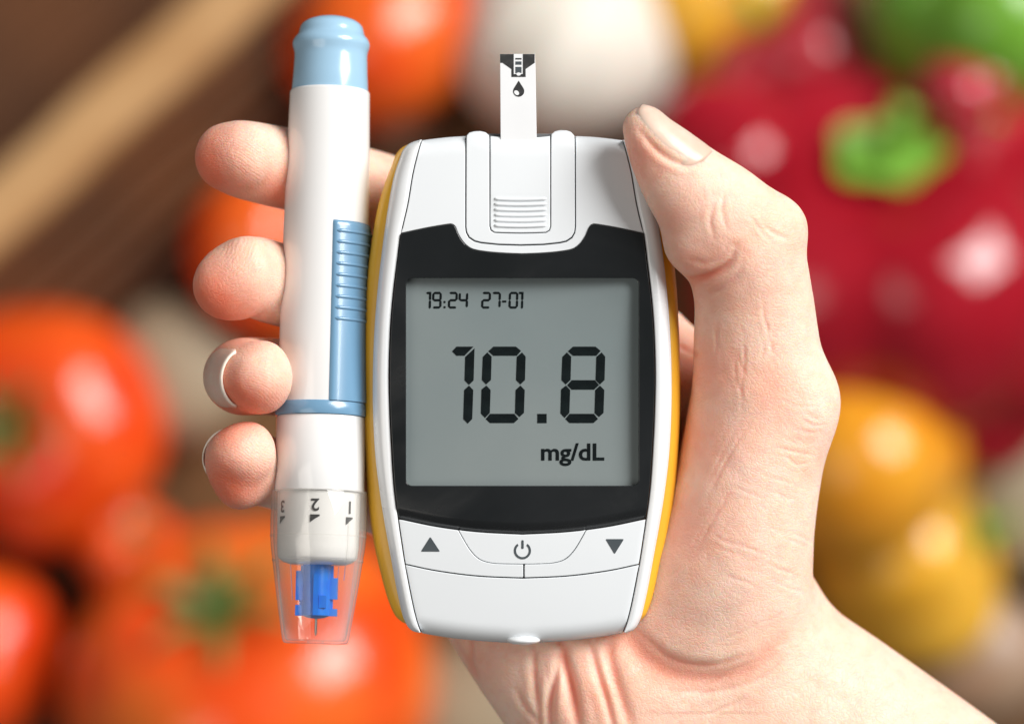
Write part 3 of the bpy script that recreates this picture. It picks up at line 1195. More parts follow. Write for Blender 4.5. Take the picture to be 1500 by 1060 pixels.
# ball of the thumb and thumb
sweep([(1045, 905, -130, 140, 96), (1062, 840, -118, 128, 104), (1082, 760, -106, 112, 104), (1099, 680, -96, 106, 98), (1113, 612, -84, 106, 88),
       (1112, 560, -72, 98, 80), (1108, 500, -58, 92, 74), (1104, 440, -42, 87, 70), (1096, 395, -28, 87, 70), (1083, 358, -12, 88, 68), (1054, 318, 4, 80, 62),
       (1012, 277, 18, 67, 54), (978, 236, 26, 53, 46), (953, 203, 30, 38, 38), (945, 188, 30, 33, 32)], 40)
# knuckle on the outside of the thumb
ball(1140, 330, -18, 34, 34, 40, 40)
ball(1176, 585, -70, 42, 46, 50, 50)
# web between thumb and index finger, base of index
sweep([(1090, 690, -170, 90, 80), (1040, 600, -215, 75, 60), (985, 560, -250, 70, 60)], 50)
sweep([(1010, 570, -262, 66, 62), (900, 470, -290, 72, 64), (760, 380, -310, 66, 62), (650, 325, -305, 62, 60), (570, 290, -272, 61, 58),
       (500, 268, -226, 60, 55), (440, 252, -172, 60, 54), (395, 242, -130, 59, 53), (358, 234, -98, 57, 50), (333, 230, -84, 50, 45)], 25)
# middle finger
sweep([(930, 640, -290, 70, 66), (780, 540, -305, 70, 66), (650, 475, -305, 66, 62), (540, 442, -262, 64, 60), (465, 428, -195, 62, 58),
       (408, 416, -130, 60, 55), (366, 405, -78, 59, 52), (340, 415, -50, 56, 47), (328, 421, -44, 48, 42)], 18)
# ring finger
sweep([(850, 740, -290, 68, 62), (700, 640, -298, 66, 62), (580, 585, -280, 62, 60), (480, 560, -225, 60, 58), (405, 552, -150, 57, 58),
       (362, 551, -100, 57, 61), (361, 552, -62, 56, 60), (368, 553, -22, 52, 55), (377, 555, 4, 46, 47), (381, 555, 13, 40, 40)], 4, flat=(1, 0, 0))
# little finger
sweep([(760, 830, -270, 64, 60), (640, 760, -280, 60, 56), (540, 722, -255, 56, 54), (470, 705, -200, 53, 52), (410, 695, -130, 52, 50),
       (368, 684, -72, 52, 50), (352, 676, -36, 52, 48), (349, 668, -18, 48, 44), (350, 664, -8, 42, 38)], 4)
ball(1008, 362, 0, 27, 27, 36, 40)
# soft pads
ball(360, 226, -58, 36, 44, 36, 25)
ball(364, 396, -34, 34, 48, 36, 25)
ball(387, 552, -4, 37, 52, 42, 14)
ball(364, 660, -10, 37, 42, 34, 14)
ball(350, 714, -46, 22, 28, 34, 34)


def surface_nets(Fd):
    s = Fd < 0
    nx_, ny_, nz_ = Fd.shape
    cnt = np.zeros((nx_ - 1, ny_ - 1, nz_ - 1), np.int8)
    for a in (0, 1):
        for b in (0, 1):
            for c in (0, 1):
                cnt += s[a:nx_ - 1 + a, b:ny_ - 1 + b, c:nz_ - 1 + c]
    act = (cnt > 0) & (cnt < 8)
    ii = np.argwhere(act)
    idx = np.full(act.shape, -1, np.int32)
    idx[act] = np.arange(len(ii))
    corner = np.array([(a, b, c) for a in (0, 1) for b in (0, 1) for c in (0, 1)])
    val = np.stack([Fd[ii[:, 0] + a, ii[:, 1] + b, ii[:, 2] + c] for a, b, c in corner], 1)
    acc = np.zeros((len(ii), 3))
    num = np.zeros(len(ii))
    for p in range(8):
        for q in range(p + 1, 8):
            if np.abs(corner[p] - corner[q]).sum() != 1:
                continue
            va, vb = val[:, p], val[:, q]
            m = (va < 0) != (vb < 0)
            t = np.where(m, va / np.where(m, va - vb, 1), 0)
            acc += np.where(m[:, None], corner[p] + t[:, None] * (corner[q] - corner[p]), 0)
            num += m
    V = ii + acc / num[:, None]
    Fq = []
    for ax in range(3):
        lo = [slice(None)] * 3
        hi = [slice(None)] * 3
        lo[ax] = slice(0, -1)
        hi[ax] = slice(1, None)
        e = np.argwhere(s[tuple(lo)] != s[tuple(hi)])
        u, w = (ax + 1) % 3, (ax + 2) % 3
        ok = (e[:, u] > 0) & (e[:, w] > 0) & (e[:, u] < act.shape[u]) & (e[:, w] < act.shape[w])
        e = e[ok]
        du = np.zeros(3, int)
        dw = np.zeros(3, int)
        du[u] = 1
        dw[w] = 1
        quad = [idx[tuple((e - x).T)] for x in (0 * du, du, du + dw, dw)]
        quad = np.stack(quad, 1)
        flip = s[tuple(e.T)]
        quad[~flip] = quad[~flip][:, ::-1]
        Fq.append(quad)
    Fq = np.concatenate(Fq)
    Fq = Fq[(Fq >= 0).all(1)]
    return V, Fq


HV, HF = surface_nets(FIELD)
HV = G0 + HV * H
del FIELD


def nbr_smooth(V, Fq, lam, it):
    e = np.concatenate([Fq[:, [0, 1]], Fq[:, [1, 2]], Fq[:, [2, 3]], Fq[:, [3, 0]]])
    e = np.concatenate([e, e[:, ::-1]])
    deg = np.bincount(e[:, 0], minlength=len(V))[:, None]
    for i in range(it):
        for l in (lam, -lam * 1.03):
            acc = np.stack([np.bincount(e[:, 0], V[e[:, 1], c], len(V)) for c in range(3)], 1)
            V = V + l * (acc / np.maximum(deg, 1) - V)
    return V


HV = nbr_smooth(HV, HF, 0.5, 6)
# orient: y is flipped when going to metres, so reverse the winding
hand_base = P(1080, 800, -190)


def subdivide(V, Fq):
    """one Catmull-Clark-like split of an all-quad mesh"""
    e = np.stack([Fq, np.roll(Fq, -1, 1)], 2).reshape(-1, 2)
    es = np.sort(e, 1)
    key = es[:, 0].astype(np.int64) * len(V) + es[:, 1]
    uq, inv = np.unique(key, return_inverse=True)
    a, b = uq // len(V), uq % len(V)
    fp = V[Fq].mean(1)
    cnt = np.bincount(inv, minlength=len(uq))[:, None]
    fi = np.repeat(np.arange(len(Fq)), 4)
    fsum = np.stack([np.bincount(inv, fp[fi, c], len(uq)) for c in range(3)], 1)
    mid = (V[a] + V[b]) / 2
    ep = np.where(cnt == 2, (mid + fsum / np.maximum(cnt, 1)) / 2, mid)
    val = np.bincount(Fq.ravel(), minlength=len(V))[:, None]
    fa = np.stack([np.bincount(Fq.ravel(), fp[fi, c], len(V)) for c in range(3)], 1) / np.maximum(val, 1)
    ea = np.stack([np.bincount(a, mid[:, c], len(V)) + np.bincount(b, mid[:, c], len(V)) for c in range(3)], 1)
    en = (np.bincount(a, minlength=len(V)) + np.bincount(b, minlength=len(V)))[:, None]
    nv = np.maximum(val, 3)
    vp = (fa + 2 * ea / np.maximum(en, 1) + (nv - 3) * V) / nv
    V2 = np.concatenate([vp, ep, fp])
    n0, n1 = len(V), len(V) + len(uq)
    ei = inv.reshape(-1, 4) + n0
    fc = np.arange(len(Fq)) + n1
    q = [np.stack([Fq[:, k], ei[:, k], fc, ei[:, k - 1]], 1) for k in range(4)]
    return V2, np.concatenate(q)


HV, HF = subdivide(HV, HF)
HF = HF[:, ::-1]
hand_me = bpy.data.meshes.new('hand')
hand_me.vertices.add(len(HV))
hand_me.vertices.foreach_set('co', U(HV).ravel())
hand_me.loops.add(len(HF) * 4)
hand_me.loops.foreach_set('vertex_index', HF.ravel().astype(np.int32))
hand_me.polygons.add(len(HF))
hand_me.polygons.foreach_set('loop_start', np.arange(len(HF), dtype=np.int32) * 4)
hand_me.update(calc_edges=True)
n = len(hand_me.vertices)
co = np.empty(n * 3)
hand_me.vertices.foreach_get('co', co)
co = co.reshape(-1, 3)
no = np.empty(n * 3)
hand_me.vertices.foreach_get('normal', no)
no = no.reshape(-1, 3)
if no[np.argmax(co[:, 2])][2] < 0:
    hand_me.flip_normals()
    no = -no
W = co[:, 2] / S
kk = (D - W) / D
PX = np.stack([CX + co[:, 0] / S / kk, CY - co[:, 1] / S / kk], 1)      # where each point sits in the view
disp = np.zeros(n)
front = np.clip((no[:, 2] - 0.02) * 6, 0, 1)


def crease(pts, depth, sig, puff=0.35, wmin=-400, fade=True):
    global disp
    p = smooth_path(pts, 8)
    bb = (PX[:, 0] > p[:, 0].min() - 50) & (PX[:, 0] < p[:, 0].max() + 50) & (PX[:, 1] > p[:, 1].min() - 50) & (PX[:, 1] < p[:, 1].max() + 50) & (W > wmin) & (front > 0)
    id_ = np.where(bb)[0]
    if not len(id_):
        return
    q = PX[id_]
    best = np.full(len(q), 1e9)
    tt = np.zeros(len(q))
    for i, (a, b) in enumerate(zip(p[:-1], p[1:])):
        e = b - a
        t = np.clip(((q - a) @ e) / (e @ e + 1e-9), 0, 1)
        d = np.hypot(*(q - a - t[:, None] * e).T)
        m = d < best
        best[m] = d[m]
        tt[m] = (i + t[m]) / (len(p) - 1)
    f = np.sin(np.pi * np.clip(tt, 0.03, 0.97)) ** 0.5 if fade else 1.0
    g = -depth * np.exp(-(best / sig) ** 2) + depth * puff * np.exp(-((best - 2.6 * sig) / (1.5 * sig)) ** 2)
    disp[id_] += g * f * front[id_]


# thumb: fold under the joint, lines over the joint
crease([(984, 402), (1004, 410), (1028, 408), (1052, 398), (1070, 382), (1078, 362)], 6, 6.0, 0.3)
crease([(938, 192), (955, 213), (975, 230), (1000, 241), (1026, 238)], 3.0, 4.0, 0.5)
crease([(1010, 380), (1034, 386), (1056, 376), (1068, 356)], 1.6, 4.5, 0.3)
crease([(1046, 300), (1040, 322), (1046, 348)], 1.6, 3.0, 0.3)
crease([(1060, 285), (1058, 310), (1064, 335)], 1.6, 3.0, 0.3)
crease([(1012, 420), (1040, 428), (1062, 418), (1082, 398), (1090, 372)], 2.0, 5, 0.35)
crease([(1118, 330), (1135, 342), (1155, 350)], 1.5, 3.0, 0.3)
crease([(1100, 318), (1112, 334), (1130, 352)], 1.2, 2.6, 0.3)
for i in range(14):
    x = 1030 + rng.uniform(0, 110)
    y = 420 + rng.uniform(-10, 120)
    L_ = rng.uniform(30, 80)
    crease([(x, y), (x + rng.uniform(-4, 8), y + L_ / 2), (x + rng.uniform(-6, 16), y + L_)], rng.uniform(0.3, 0.8), 2.2, 0.3)
# base of the thumb: lines across
for i in range(7):
    y = 596 + i * 13 + rng.uniform(-3, 3)
    x1 = 1216 - max(0, i - 2) * 3
    x0 = x1 - rng.uniform(30, 105)
    y += rng.uniform(-6, 6)
    x1 -= rng.uniform(0, 25)
    crease([(x0, y + rng.uniform(-14, -4)), ((x0 + x1) / 2, y + rng.uniform(-3, 3)), (x1, y + rng.uniform(-2, 4))], rng.uniform(0.3, 1.0), 2.2, 0.3)
for i in range(14):
    x = rng.uniform(1060, 1170)
    y = rng.uniform(640, 860)
    crease([(x - 22, y - 9), (x, y + rng.uniform(-3, 3)), (x + 24, y + 9)], rng.uniform(0.4, 0.9), 2.2, 0.3)
for i in range(9):
    x = rng.uniform(965, 1080)
    y = rng.uniform(620, 800)
    crease([(x + 30, y - 50), (x, y), (x - 22, y + 45)], rng.uniform(0.3, 0.8), 2.6, 0.3)
# wrist folds and furrow below the ball of the thumb
crease([(905, 905), (940, 955), (990, 985), (1050, 992), (1105, 975), (1140, 940)], 7, 17, 0.2)
crease([(940, 930), (985, 965), (1040, 975), (1095, 958)], 2.5, 5, 0.4)
crease([(980, 1010), (1050, 1012), (1120, 990), (1160, 950)], 1.5, 4, 0.3)
for i in range(12):
    x = rng.uniform(960, 1150)
    y = rng.uniform(900, 1045)
    crease([(x - 25, y + 10), (x, y), (x + 28, y - 13)], rng.uniform(0.4, 0.9), 2.4, 0.3)
# upright palm folds below the meter
crease([(822, 930), (828, 970), (838, 1010), (848, 1070)], 10, 7, 0.4)
crease([(862, 932), (876, 985), (890, 1030), (900, 1075)], 6, 5.0, 0.4)
crease([(893, 935), (893, 965), (905, 1010), (925, 1070)], 7, 9, 0.2)
crease([(783, 935), (782, 980), (787, 1020), (792, 1075)], 4, 4.5, 0.4)
crease([(806, 1075), (805, 1035), (812, 1000), (818, 965)], 6, 5, 0.4)
crease([(690, 925), (690, 965), (702, 1000)], 3.5, 4.5, 0.3)
crease([(665, 935), (680, 960), (692, 985)], 2.5, 3.5, 0.3)
crease([(756, 1010), (770, 1035), (790, 1060)], 2.5, 4, 0.3)
# index base line beside the meter
crease([(985, 500), (1005, 512), (1025, 520)], 3, 4, 0.3, wmin=-400)

disp += 0.35 * np.sin(PX[:, 0] * 0.083 + 1.7 * np.sin(PX[:, 1] * 0.041)) * np.sin(PX[:, 1] * 0.071 + 1.1 * np.sin(PX[:, 0] * 0.05)) * front
disp += 0.5 * np.sin(PX[:, 0] * 0.031 + np.sin(PX[:, 1] * 0.027) * 2) * np.sin(PX[:, 1] * 0.035 + 1.3) * front
co = co + no * (disp * S)[:, None]
hand_me.vertices.foreach_set('co', (co - hand_base).ravel())
hand_me.update()


def fall(px, py, r0, r1, w=None):
    d = np.hypot(PX[:, 0] - px, PX[:, 1] - py)
    return 1 - np.clip((d - r0) / (r1 - r0), 0, 1)


tone = np.zeros((n, 3))  # skin redness; lower-left fingertips and inner thumb also get shade painted as red
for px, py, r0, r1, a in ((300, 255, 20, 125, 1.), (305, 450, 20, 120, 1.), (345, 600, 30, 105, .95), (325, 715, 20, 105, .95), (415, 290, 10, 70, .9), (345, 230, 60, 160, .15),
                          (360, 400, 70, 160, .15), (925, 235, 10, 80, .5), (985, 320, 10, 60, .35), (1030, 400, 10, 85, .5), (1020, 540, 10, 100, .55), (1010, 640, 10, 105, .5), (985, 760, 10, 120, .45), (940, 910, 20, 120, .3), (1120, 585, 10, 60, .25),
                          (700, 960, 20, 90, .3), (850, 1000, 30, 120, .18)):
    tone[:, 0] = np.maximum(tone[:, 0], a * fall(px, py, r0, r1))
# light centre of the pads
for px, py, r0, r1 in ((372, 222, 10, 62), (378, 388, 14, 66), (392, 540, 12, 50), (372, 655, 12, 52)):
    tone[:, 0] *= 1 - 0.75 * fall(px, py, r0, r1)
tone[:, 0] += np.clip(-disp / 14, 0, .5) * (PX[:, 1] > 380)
vein = np.array([(1075, 590), (1068, 630), (1076, 670), (1092, 720)], float)
dv = dist_poly(smooth_path(vein, 6), PX, closed=False)
tone[:, 1] = 0.15 * np.exp(-(dv / 13) ** 2)
vein = np.array([(1052, 830), (1080, 860), (1070, 890), (1030, 910)], float)
dv = dist_poly(smooth_path(vein, 6), PX, closed=False)
tone[:, 1] = np.maximum(tone[:, 1], 0.15 * np.exp(-(dv / 16) ** 2))
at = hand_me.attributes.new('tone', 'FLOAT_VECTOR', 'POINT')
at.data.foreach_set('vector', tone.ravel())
ridge = np.zeros((n, 3))
for px, py, cx_, cy_, r1 in ((352, 232, 300, 345, 70), (365, 402, 250, 330, 75), (378, 555, 330, 640, 62), (352, 672, 300, 760, 62)):
    m = np.hypot(PX[:, 0] - px, PX[:, 1] - py) < r1
    m &= W > -130
    q = PX[m]
    d = np.hypot((q[:, 0] - cx_) * 1.0, (q[:, 1] - cy_) * 1.15) + 5 * np.sin(q[:, 0] * .05 + q[:, 1] * .03)
    ridge[m, 0] = d * 2 * math.pi / 4.6
    ridge[m, 1] = np.clip((r1 - np.hypot(q[:, 0] - px, q[:, 1] - py)) / 25, 0, 1)
at = hand_me.attributes.new('ridge', 'FLOAT_VECTOR', 'POINT')
at.data.foreach_set('vector', ridge.ravel())
hand_me.polygons.foreach_set('use_smooth', [True] * len(hand_me.polygons))
hand_me.materials.clear()
hand_me.materials.append(M['skin'])
hand_me.name = 'hand'
hand = bpy.data.objects.new('hand', hand_me)
C.objects.link(hand)
hand.location = hand_base
WORLD[hand.name] = hand_base
hand['label'] = 'bare right hand with its wrist, closed around the meter and the pen'
hand['category'] = 'hand'

# finger nails: plates that follow the flesh
polys = np.empty(len(hand_me.polygons) * 4, np.int32)
hand_me.polygons.foreach_get('vertices', polys)
bvh = BVHTree.FromPolygons([tuple(v) for v in co], polys.reshape(-1, 4).tolist())


def nail(A, B, mid, half, over=0.0, thick=2.2, lift=1.6, edge=0.16, taper=0.12, reach=90.0):
    """A: free end, B: root on the finger's axis (drawing units); mid: outward direction of the nail's middle (x, y down, w)"""
    A, B = T(*A), T(*B)
    ax = (B - A) / np.linalg.norm(B - A)
    mid = np.array(mid, float)
    mid = mid - ax * (mid @ ax)
    mid /= np.linalg.norm(mid)
    side = np.cross(ax, mid)
    nu, nv = 17, 19
    R = np.zeros((nv, nu))
    ang = np.zeros((nv, nu))
    for i in range(nv):
        v = i / (nv - 1)
        # rounded root and slightly rounded free edge
        hw = half * (1 - taper * v) * (max(0.0, 1 - ((v - 0.62) / 0.40) ** 4) ** 0.5 if v > 0.62 else 1.0) * (0.9 + 0.1 * min(1, v / 0.12))
        hw = max(hw, half * 0.12)
        for j in range(nu):
            a = math.radians(hw) * (2 * j / (nu - 1) - 1)
            ang[i, j] = a
            d = math.cos(a) * mid + math.sin(a) * side
            o = A + ax * np.linalg.norm(B - A) * v
            src = U([o + d * reach])[0]
            dr = U([o])[0] - src
            dr /= np.linalg.norm(dr)
            hit = bvh.ray_cast(Vector(src), Vector(dr), reach * S)
            R[i, j] = (reach - hit[3] / S) if hit[0] is not None else np.nan
    for i in range(nv):        # fill misses
        row = R[i]
        if np.isnan(row).all():
            R[i] = R[i - 1] if i else 40
        elif np.isnan(row).any():
            ok = ~np.isnan(row)
            R[i] = np.interp(np.arange(nu), np.where(ok)[0], row[ok])
    for _ in range(3):
        R[1:-1] = (R[:-2] + 2 * R[1:-1] + R[2:]) / 4
        R[:, 1:-1] = (R[:, :-2] + 2 * R[:, 1:-1] + R[:, 2:]) / 4
    top, bot_ = [], []
    Ln = np.linalg.norm(B - A)
    for i in range(nv):
        v = i / (nv - 1)
        lf = lift * (1 - 0.75 * v ** 2) + over * max(0, 1 - v / 0.25)
        for j in range(nu):
            uu = 2 * j / (nu - 1) - 1
            d = math.cos(ang[i, j]) * mid + math.sin(ang[i, j]) * side
            bow = 4.0 * (1 - v) ** 6 * (1 - uu ** 2)
            o = A + ax * (Ln * v - bow)
            lft = lf - (lift + 0.6) * abs(uu) ** 6
            top.append(o + d * (R[i, j] + lft))
            bot_.append(o + d * (R[i, j] + lft - thick))
    V = np.array(top + bot_)
    N0 = nu * nv
    F = [(i * nu + j, i * nu + j + 1, (i + 1) * nu + j + 1, (i + 1) * nu + j) for i in range(nv - 1) for j in range(nu - 1)]
    F += [tuple(N0 + q for q in f[::-1]) for f in F]
    rim = [j for j in range(nu)] + [i * nu + nu - 1 for i in range(1, nv)] + [(nv - 1) * nu + j for j in range(nu - 2, -1, -1)] + [i * nu for i in range(nv - 2, 0, -1)]
    F += [(rim[k], rim[(k + 1) % len(rim)], N0 + rim[(k + 1) % len(rim)], N0 + rim[k]) for k in range(len(rim))]
    o = obj('fingernail', U(V), F, M['nail'], hand)
    o.data.materials.append(M['nail_edge'])
    ne = max(1, int(round(edge * (nv - 1))))
    ctr = np.empty(len(o.data.polygons) * 3)
    o.data.polygons.foreach_get('center', ctr)
    c3 = ctr.reshape(-1, 3) + WORLD[o.name]
    Am = U([A])[0]
    axm = U([B])[0] - Am
    v = ((c3 - Am) @ axm) / (axm @ axm)
    mi = np.where(v < edge, 1, 0).astype(np.int32)
    o.data.polygons.foreach_set('material_index', mi)
    return o


nail((930, 166, 33), (1000, 254, 19), (0.56, -0.54, 0.63), 60, lift=1.8, edge=-1.0)
nail((325, 228, -84), (395, 242, -130), (-0.45, -0.1, -1.0), 58, over=1.0, edge=0.14)
nail((316, 428, -48), (395, 410, -112), (-0.55, 0.25, -1.0), 58, over=1.0, edge=0.14, reach=70)
nail((370, 555, 8), (350, 551, -86), (-1.0, 0.0, -0.1), 64, over=3.0, lift=1.6, edge=0.045, thick=2.8, reach=72)
nail((340, 662, -14), (366, 684, -80), (-1.0, -0.35, -0.3), 58, over=1.5, edge=0.06, reach=64)

# ================================================================== vegetables on the table, far below the hand


def Bp(x, y, w):
    return P(x, y, w)


def veg_mat(name, c1, c2, rough=0.22, scale=18, sss=0.15, lo=.35, hi=.7):
    return mat(name, c1, rough, 0.5, coat=0.25, coat_rough=0.08, sss=sss, sss_r=(1, .25, .1), sss_s=0.004, noise=(scale, c2, lo, hi))


M['tomato'] = veg_mat('tomato_skin', (0.74, 0.035, 0.005), (0.85, 0.12, 0.012), scale=26)
M['tomato_orange'] = veg_mat('orange_tomato_skin', (0.82, 0.07, 0.008), (0.86, 0.20, 0.025), scale=26)
M['calyx'] = mat('tomato_calyx', (0.09, 0.17, 0.03), 0.6, noise=(60, (0.15, 0.22, 0.05), .35, .7))
M['red_pepper'] = veg_mat('red_pepper_skin', (0.30, 0.003, 0.012), (0.46, 0.014, 0.03), 0.13, scale=24)
M['pink_pepper'] = veg_mat('bright_red_pepper_skin', (0.46, 0.022, 0.045), (0.53, 0.05, 0.06), 0.2)
M['yellow_pepper'] = veg_mat('yellow_pepper_skin', (0.78, 0.38, 0.02), (0.82, 0.48, 0.06), 0.2)
M['orange_pepper'] = veg_mat('orange_pepper_skin', (0.76, 0.28, 0.012), (0.82, 0.40, 0.03), 0.2)
M['green_pepper'] = veg_mat('green_pepper_skin', (0.15, 0.38, 0.03), (0.22, 0.46, 0.06), 0.2)
M['stem'] = mat('pepper_stem', (0.17, 0.42, 0.03), 0.45, noise=(40, (0.26, 0.52, 0.08), .35, .7))
M['garlic'] = mat('garlic_skin', (0.78, 0.74, 0.66), 0.5, sss=0.2, sss_s=0.003, noise=(25, (0.68, 0.62, 0.53), .4, .75))
M['root'] = mat('garlic_root', (0.42, 0.34, 0.22), 0.8, noise=(200, (0.3, 0.23, 0.14), .4, .7))
M['oak'] = mat('pale_wood', (0.58, 0.34, 0.15), 0.5, noise=(30, (0.46, 0.24, 0.09), .35, .7))
M['walnut'] = mat('dark_wood', (0.15, 0.05, 0.012), 0.55, noise=(16, (0.045, 0.018, 0.006), .35, .7))


def rot_to(d):
    return np.array(Vector((0, 0, 1)).rotation_difference(Vector(d).normalized()).to_matrix())


def lobed(r, hz, lobes, amp, dimple, seed, nu=72, nv=40, low=0.0, taper=0.0):
    """fruit body about +z: r radius, hz half-height"""
    rs = np.random.default_rng(seed)
    ph = rs.uniform(0, 6.28, 3)
    V = []
    for i in range(nv + 1):
        t = math.pi * i / nv
        for j in range(nu):
            a = 2 * math.pi * j / nu
            l = 1 + amp * (abs(math.cos(lobes * a / 2 + ph[0])) - 0.6) * math.sin(t) ** 0.6 * (0.65 + 0.35 * math.cos(t)) + 0.03 * math.cos(2 * a + ph[1]) + 0.02 * math.cos(3 * a + ph[2])
            st = math.sin(t)
            z_ = hz * math.cos(t)
            rr = r * st ** 0.85 * l * (1 + taper * math.cos(t))
            z_ -= dimple * hz * math.exp(-(st / 0.32) ** 2) * (1 if t < 1.57 else -0.45)
            V.append((rr * math.cos(a), rr * math.sin(a), z_))
    F = [(i * nu + j, i * nu + (j + 1) % nu, (i + 1) * nu + (j + 1) % nu, (i + 1) * nu + j) for i in range(nv) for j in range(nu)]
    return np.array(V), F


def tube(path, radii, nseg=10):
    V, F = [], []
    path = np.array(path, float)
    tg = np.gradient(path, axis=0)
    for p, t, r in zip(path, tg, radii):
        t = t / np.linalg.norm(t)
        u = np.cross(t, (0.31, 0.92, 0.2))
        u /= np.linalg.norm(u)
        v = np.cross(t, u)
        for j in range(nseg):
            a = 2 * math.pi * j / nseg
            V.append(p + r * (math.cos(a) * u + math.sin(a) * v))
    m = len(path)
    F = [(i * nseg + j, i * nseg + (j + 1) % nseg, (i + 1) * nseg + (j + 1) % nseg, (i + 1) * nseg + j) for i in range(m - 1) for j in range(nseg)]
    F += [tuple(range(nseg)), tuple((m - 1) * nseg + j for j in range(nseg))]
    return np.array(V), F


def fruit_root(name, x, y, rpx, flatten, label, cat, group, lift=0.0):
    """place a fruit whose picture radius is rpx so that it rests on the table"""
    w = TABLE_W
    for _ in range(6):
        k = (D - w) / D
        r = rpx * k * S
        w = TABLE_W + (r * flatten + lift) / S
    c = P(x, y, w)
    rt = root(name, (c[0], c[1], c[2] - r * flatten), label, cat, group)
    return rt, c, r


def tomato(x, y, rpx, stem_dir, m, label, seed, lift=0.0, stem=True):
    rt, c, r = fruit_root('tomato', x, y, rpx, 0.84, label, 'tomato', 'tomatoes lying on the table', lift)
    R = rot_to(stem_dir)
    V, F = lobed(r, r * 0.84, 5, 0.07, 0.2, seed)
    obj('skin', V @ R.T + c, F, m, rt)
    if stem:
        parts = []
        for k in range(6):
            a = 2 * math.pi * k / 6 + seed
            L = r * 0.42
            vs, fs = [], []
            for i in range(7):
                t = i / 6
                wd = r * 0.075 * (1 - t) ** 0.7 * (0.5 + 2 * min(t, .25))
                rad = r * 0.05 + L * t
                zz = r * (0.665 + 0.10 * t + 0.10 * math.sin(t * 3) + 0.02)
                for s_ in (-1, 0, 1):
                    vs.append((rad * math.cos(a) - s_ * wd * math.sin(a), rad * math.sin(a) + s_ * wd * math.cos(a), zz + (0.02 * r if s_ == 0 else 0)))
            for i in range(6):
                for s_ in (0, 1):
                    fs.append((i * 3 + s_, i * 3 + s_ + 1, i * 3 + 4 + s_, i * 3 + 3 + s_))
            parts.append((vs, fs))
        V, F = merge(parts)
        cal = obj('calyx', V @ R.T + c, F, M['calyx'], rt)
        p = np.array([(0, 0, .62), (0.01, 0, .72), (.03, .01, .82), (.07, .02, .90)]) * r
        V, F = tube(p, np.array([.07, .06, .055, .06]) * r)
        obj('stem', V @ R.T + c, F, M['calyx'], cal)
    return rt


def pepper(x, y, rpx, stem_dir, m, label, seed, stem_scale=1.0, flatten=0.9, lift=0.0, group='bell peppers lying on the table', lobes=4):
    rt, c, r = fruit_root('bell_pepper', x, y, rpx, flatten, label, 'bell pepper', group, lift)
    R = rot_to(stem_dir)
    V, F = lobed(r, r * flatten, lobes, 0.27, 0.26, seed, taper=0.1)
    obj('skin', V @ R.T + c, F, m, rt)
    ks = stem_scale
    # star-shaped green cap and curved stalk
    vs, fs = [(0, 0, r * flatten * 0.80)], []
    nn = 40
    for i in range(1, 6):
        t = i / 5
        for j in range(nn):
            a = 2 * math.pi * j / nn
            rad = r * 0.36 * ks * t * (1 + 0.10 * math.cos(5 * a)) * (1 + 0.12 * math.cos(2 * a))
            vs.append((rad * math.cos(a), rad * math.sin(a), r * flatten * (0.80 + 0.02 * math.cos(t * 2)) + r * 0.03 * (1 - t) + 0.10 * r * t ** 2))
    fs += [(0, 1 + j, 1 + (j + 1) % nn) for j in range(nn)]
    fs += [(1 + i * nn + j, 1 + i * nn + (j + 1) % nn, 1 + (i + 1) * nn + (j + 1) % nn, 1 + (i + 1) * nn + j) for i in range(4) for j in range(nn)]
    cal = obj('calyx', np.array(vs) @ R.T + c, fs, M['stem'], rt)
    p = np.array([(0, 0, .74), (.01, .005, .86), (.03, .02, .96), (.06, .05, 1.03), (.10, .08, 1.08)]) * r
    p[:, :2] *= ks
    V, F = tube(p, np.array([.14, .10, .085, .085, .11]) * r * ks, 14)
    obj('stalk', V @ R.T + c, F, M['stem'], cal)
    return rt


tomato(62, 622, 182, (-0.25, 0.0, 0.9), M['tomato'], 'large red tomato at the left edge, above the other red tomatoes', 3)
tomato(-62, 965, 150, (-0.3, 0.3, 0.9), M['tomato'], 'red tomato cut off by the lower left corner', 5)
tomato(365, 1005, 268, (-0.15, 0.62, 0.75), M['tomato_orange'], 'biggest orange red tomato, below the clear cap of the pen', 7)
tomato(405, 370, 132, (0.6, 0.1, 0.75), M['tomato_orange'], 'orange tomato showing between the upper two fingertips', 9)
tomato(555, 40, 158, (-0.2, 0.75, 0.5), M['tomato_orange'], 'orange tomato behind the pale blue end of the pen', 11)
tomato(188, 800, 72, (0.3, 0.5, 0.8), M['tomato_orange'], 'small orange tomato between the large red one and the biggest one', 13, lift=0.01)

pepper(1290, 375, 292, (-0.04, 0.60, 0.80), M['red_pepper'], 'big dark red bell pepper with green stalk, right of the thumb', 21, 0.66)
pepper(1075, 235, 122, (-0.6, -0.5, 0.2), M['red_pepper'], 'dark red bell pepper half hidden by the thumb tip', 35, 0.5, lift=0.05)
pepper(1460, 505, 175, (0.7, -0.5, 0.1), M['red_pepper'], 'dark red bell pepper at the right edge, without visible stalk', 37, 0.5, lift=0.02)
pepper(1165, 95, 125, (-0.5, 0.6, 0.4), M['pink_pepper'], 'bright red bell pepper above the thumb tip', 23, 0.6, lift=0.02)
pepper(1408, 140, 76, (0.7, -0.5, 0.4), M['pink_pepper'], 'small red bell pepper at the right, beside the green stalk', 25, 0.5, lift=0.085)
pepper(1055, 12, 130, (-0.2, 0.9, 0.3), M['yellow_pepper'], 'yellow bell pepper at the top edge, right of the garlic', 27, 0.7)
pepper(1430, 20, 165, (0.3, 0.8, 0.3), M['green_pepper'], 'green bell pepper in the upper right corner', 29, 0.7, lift=0.045)
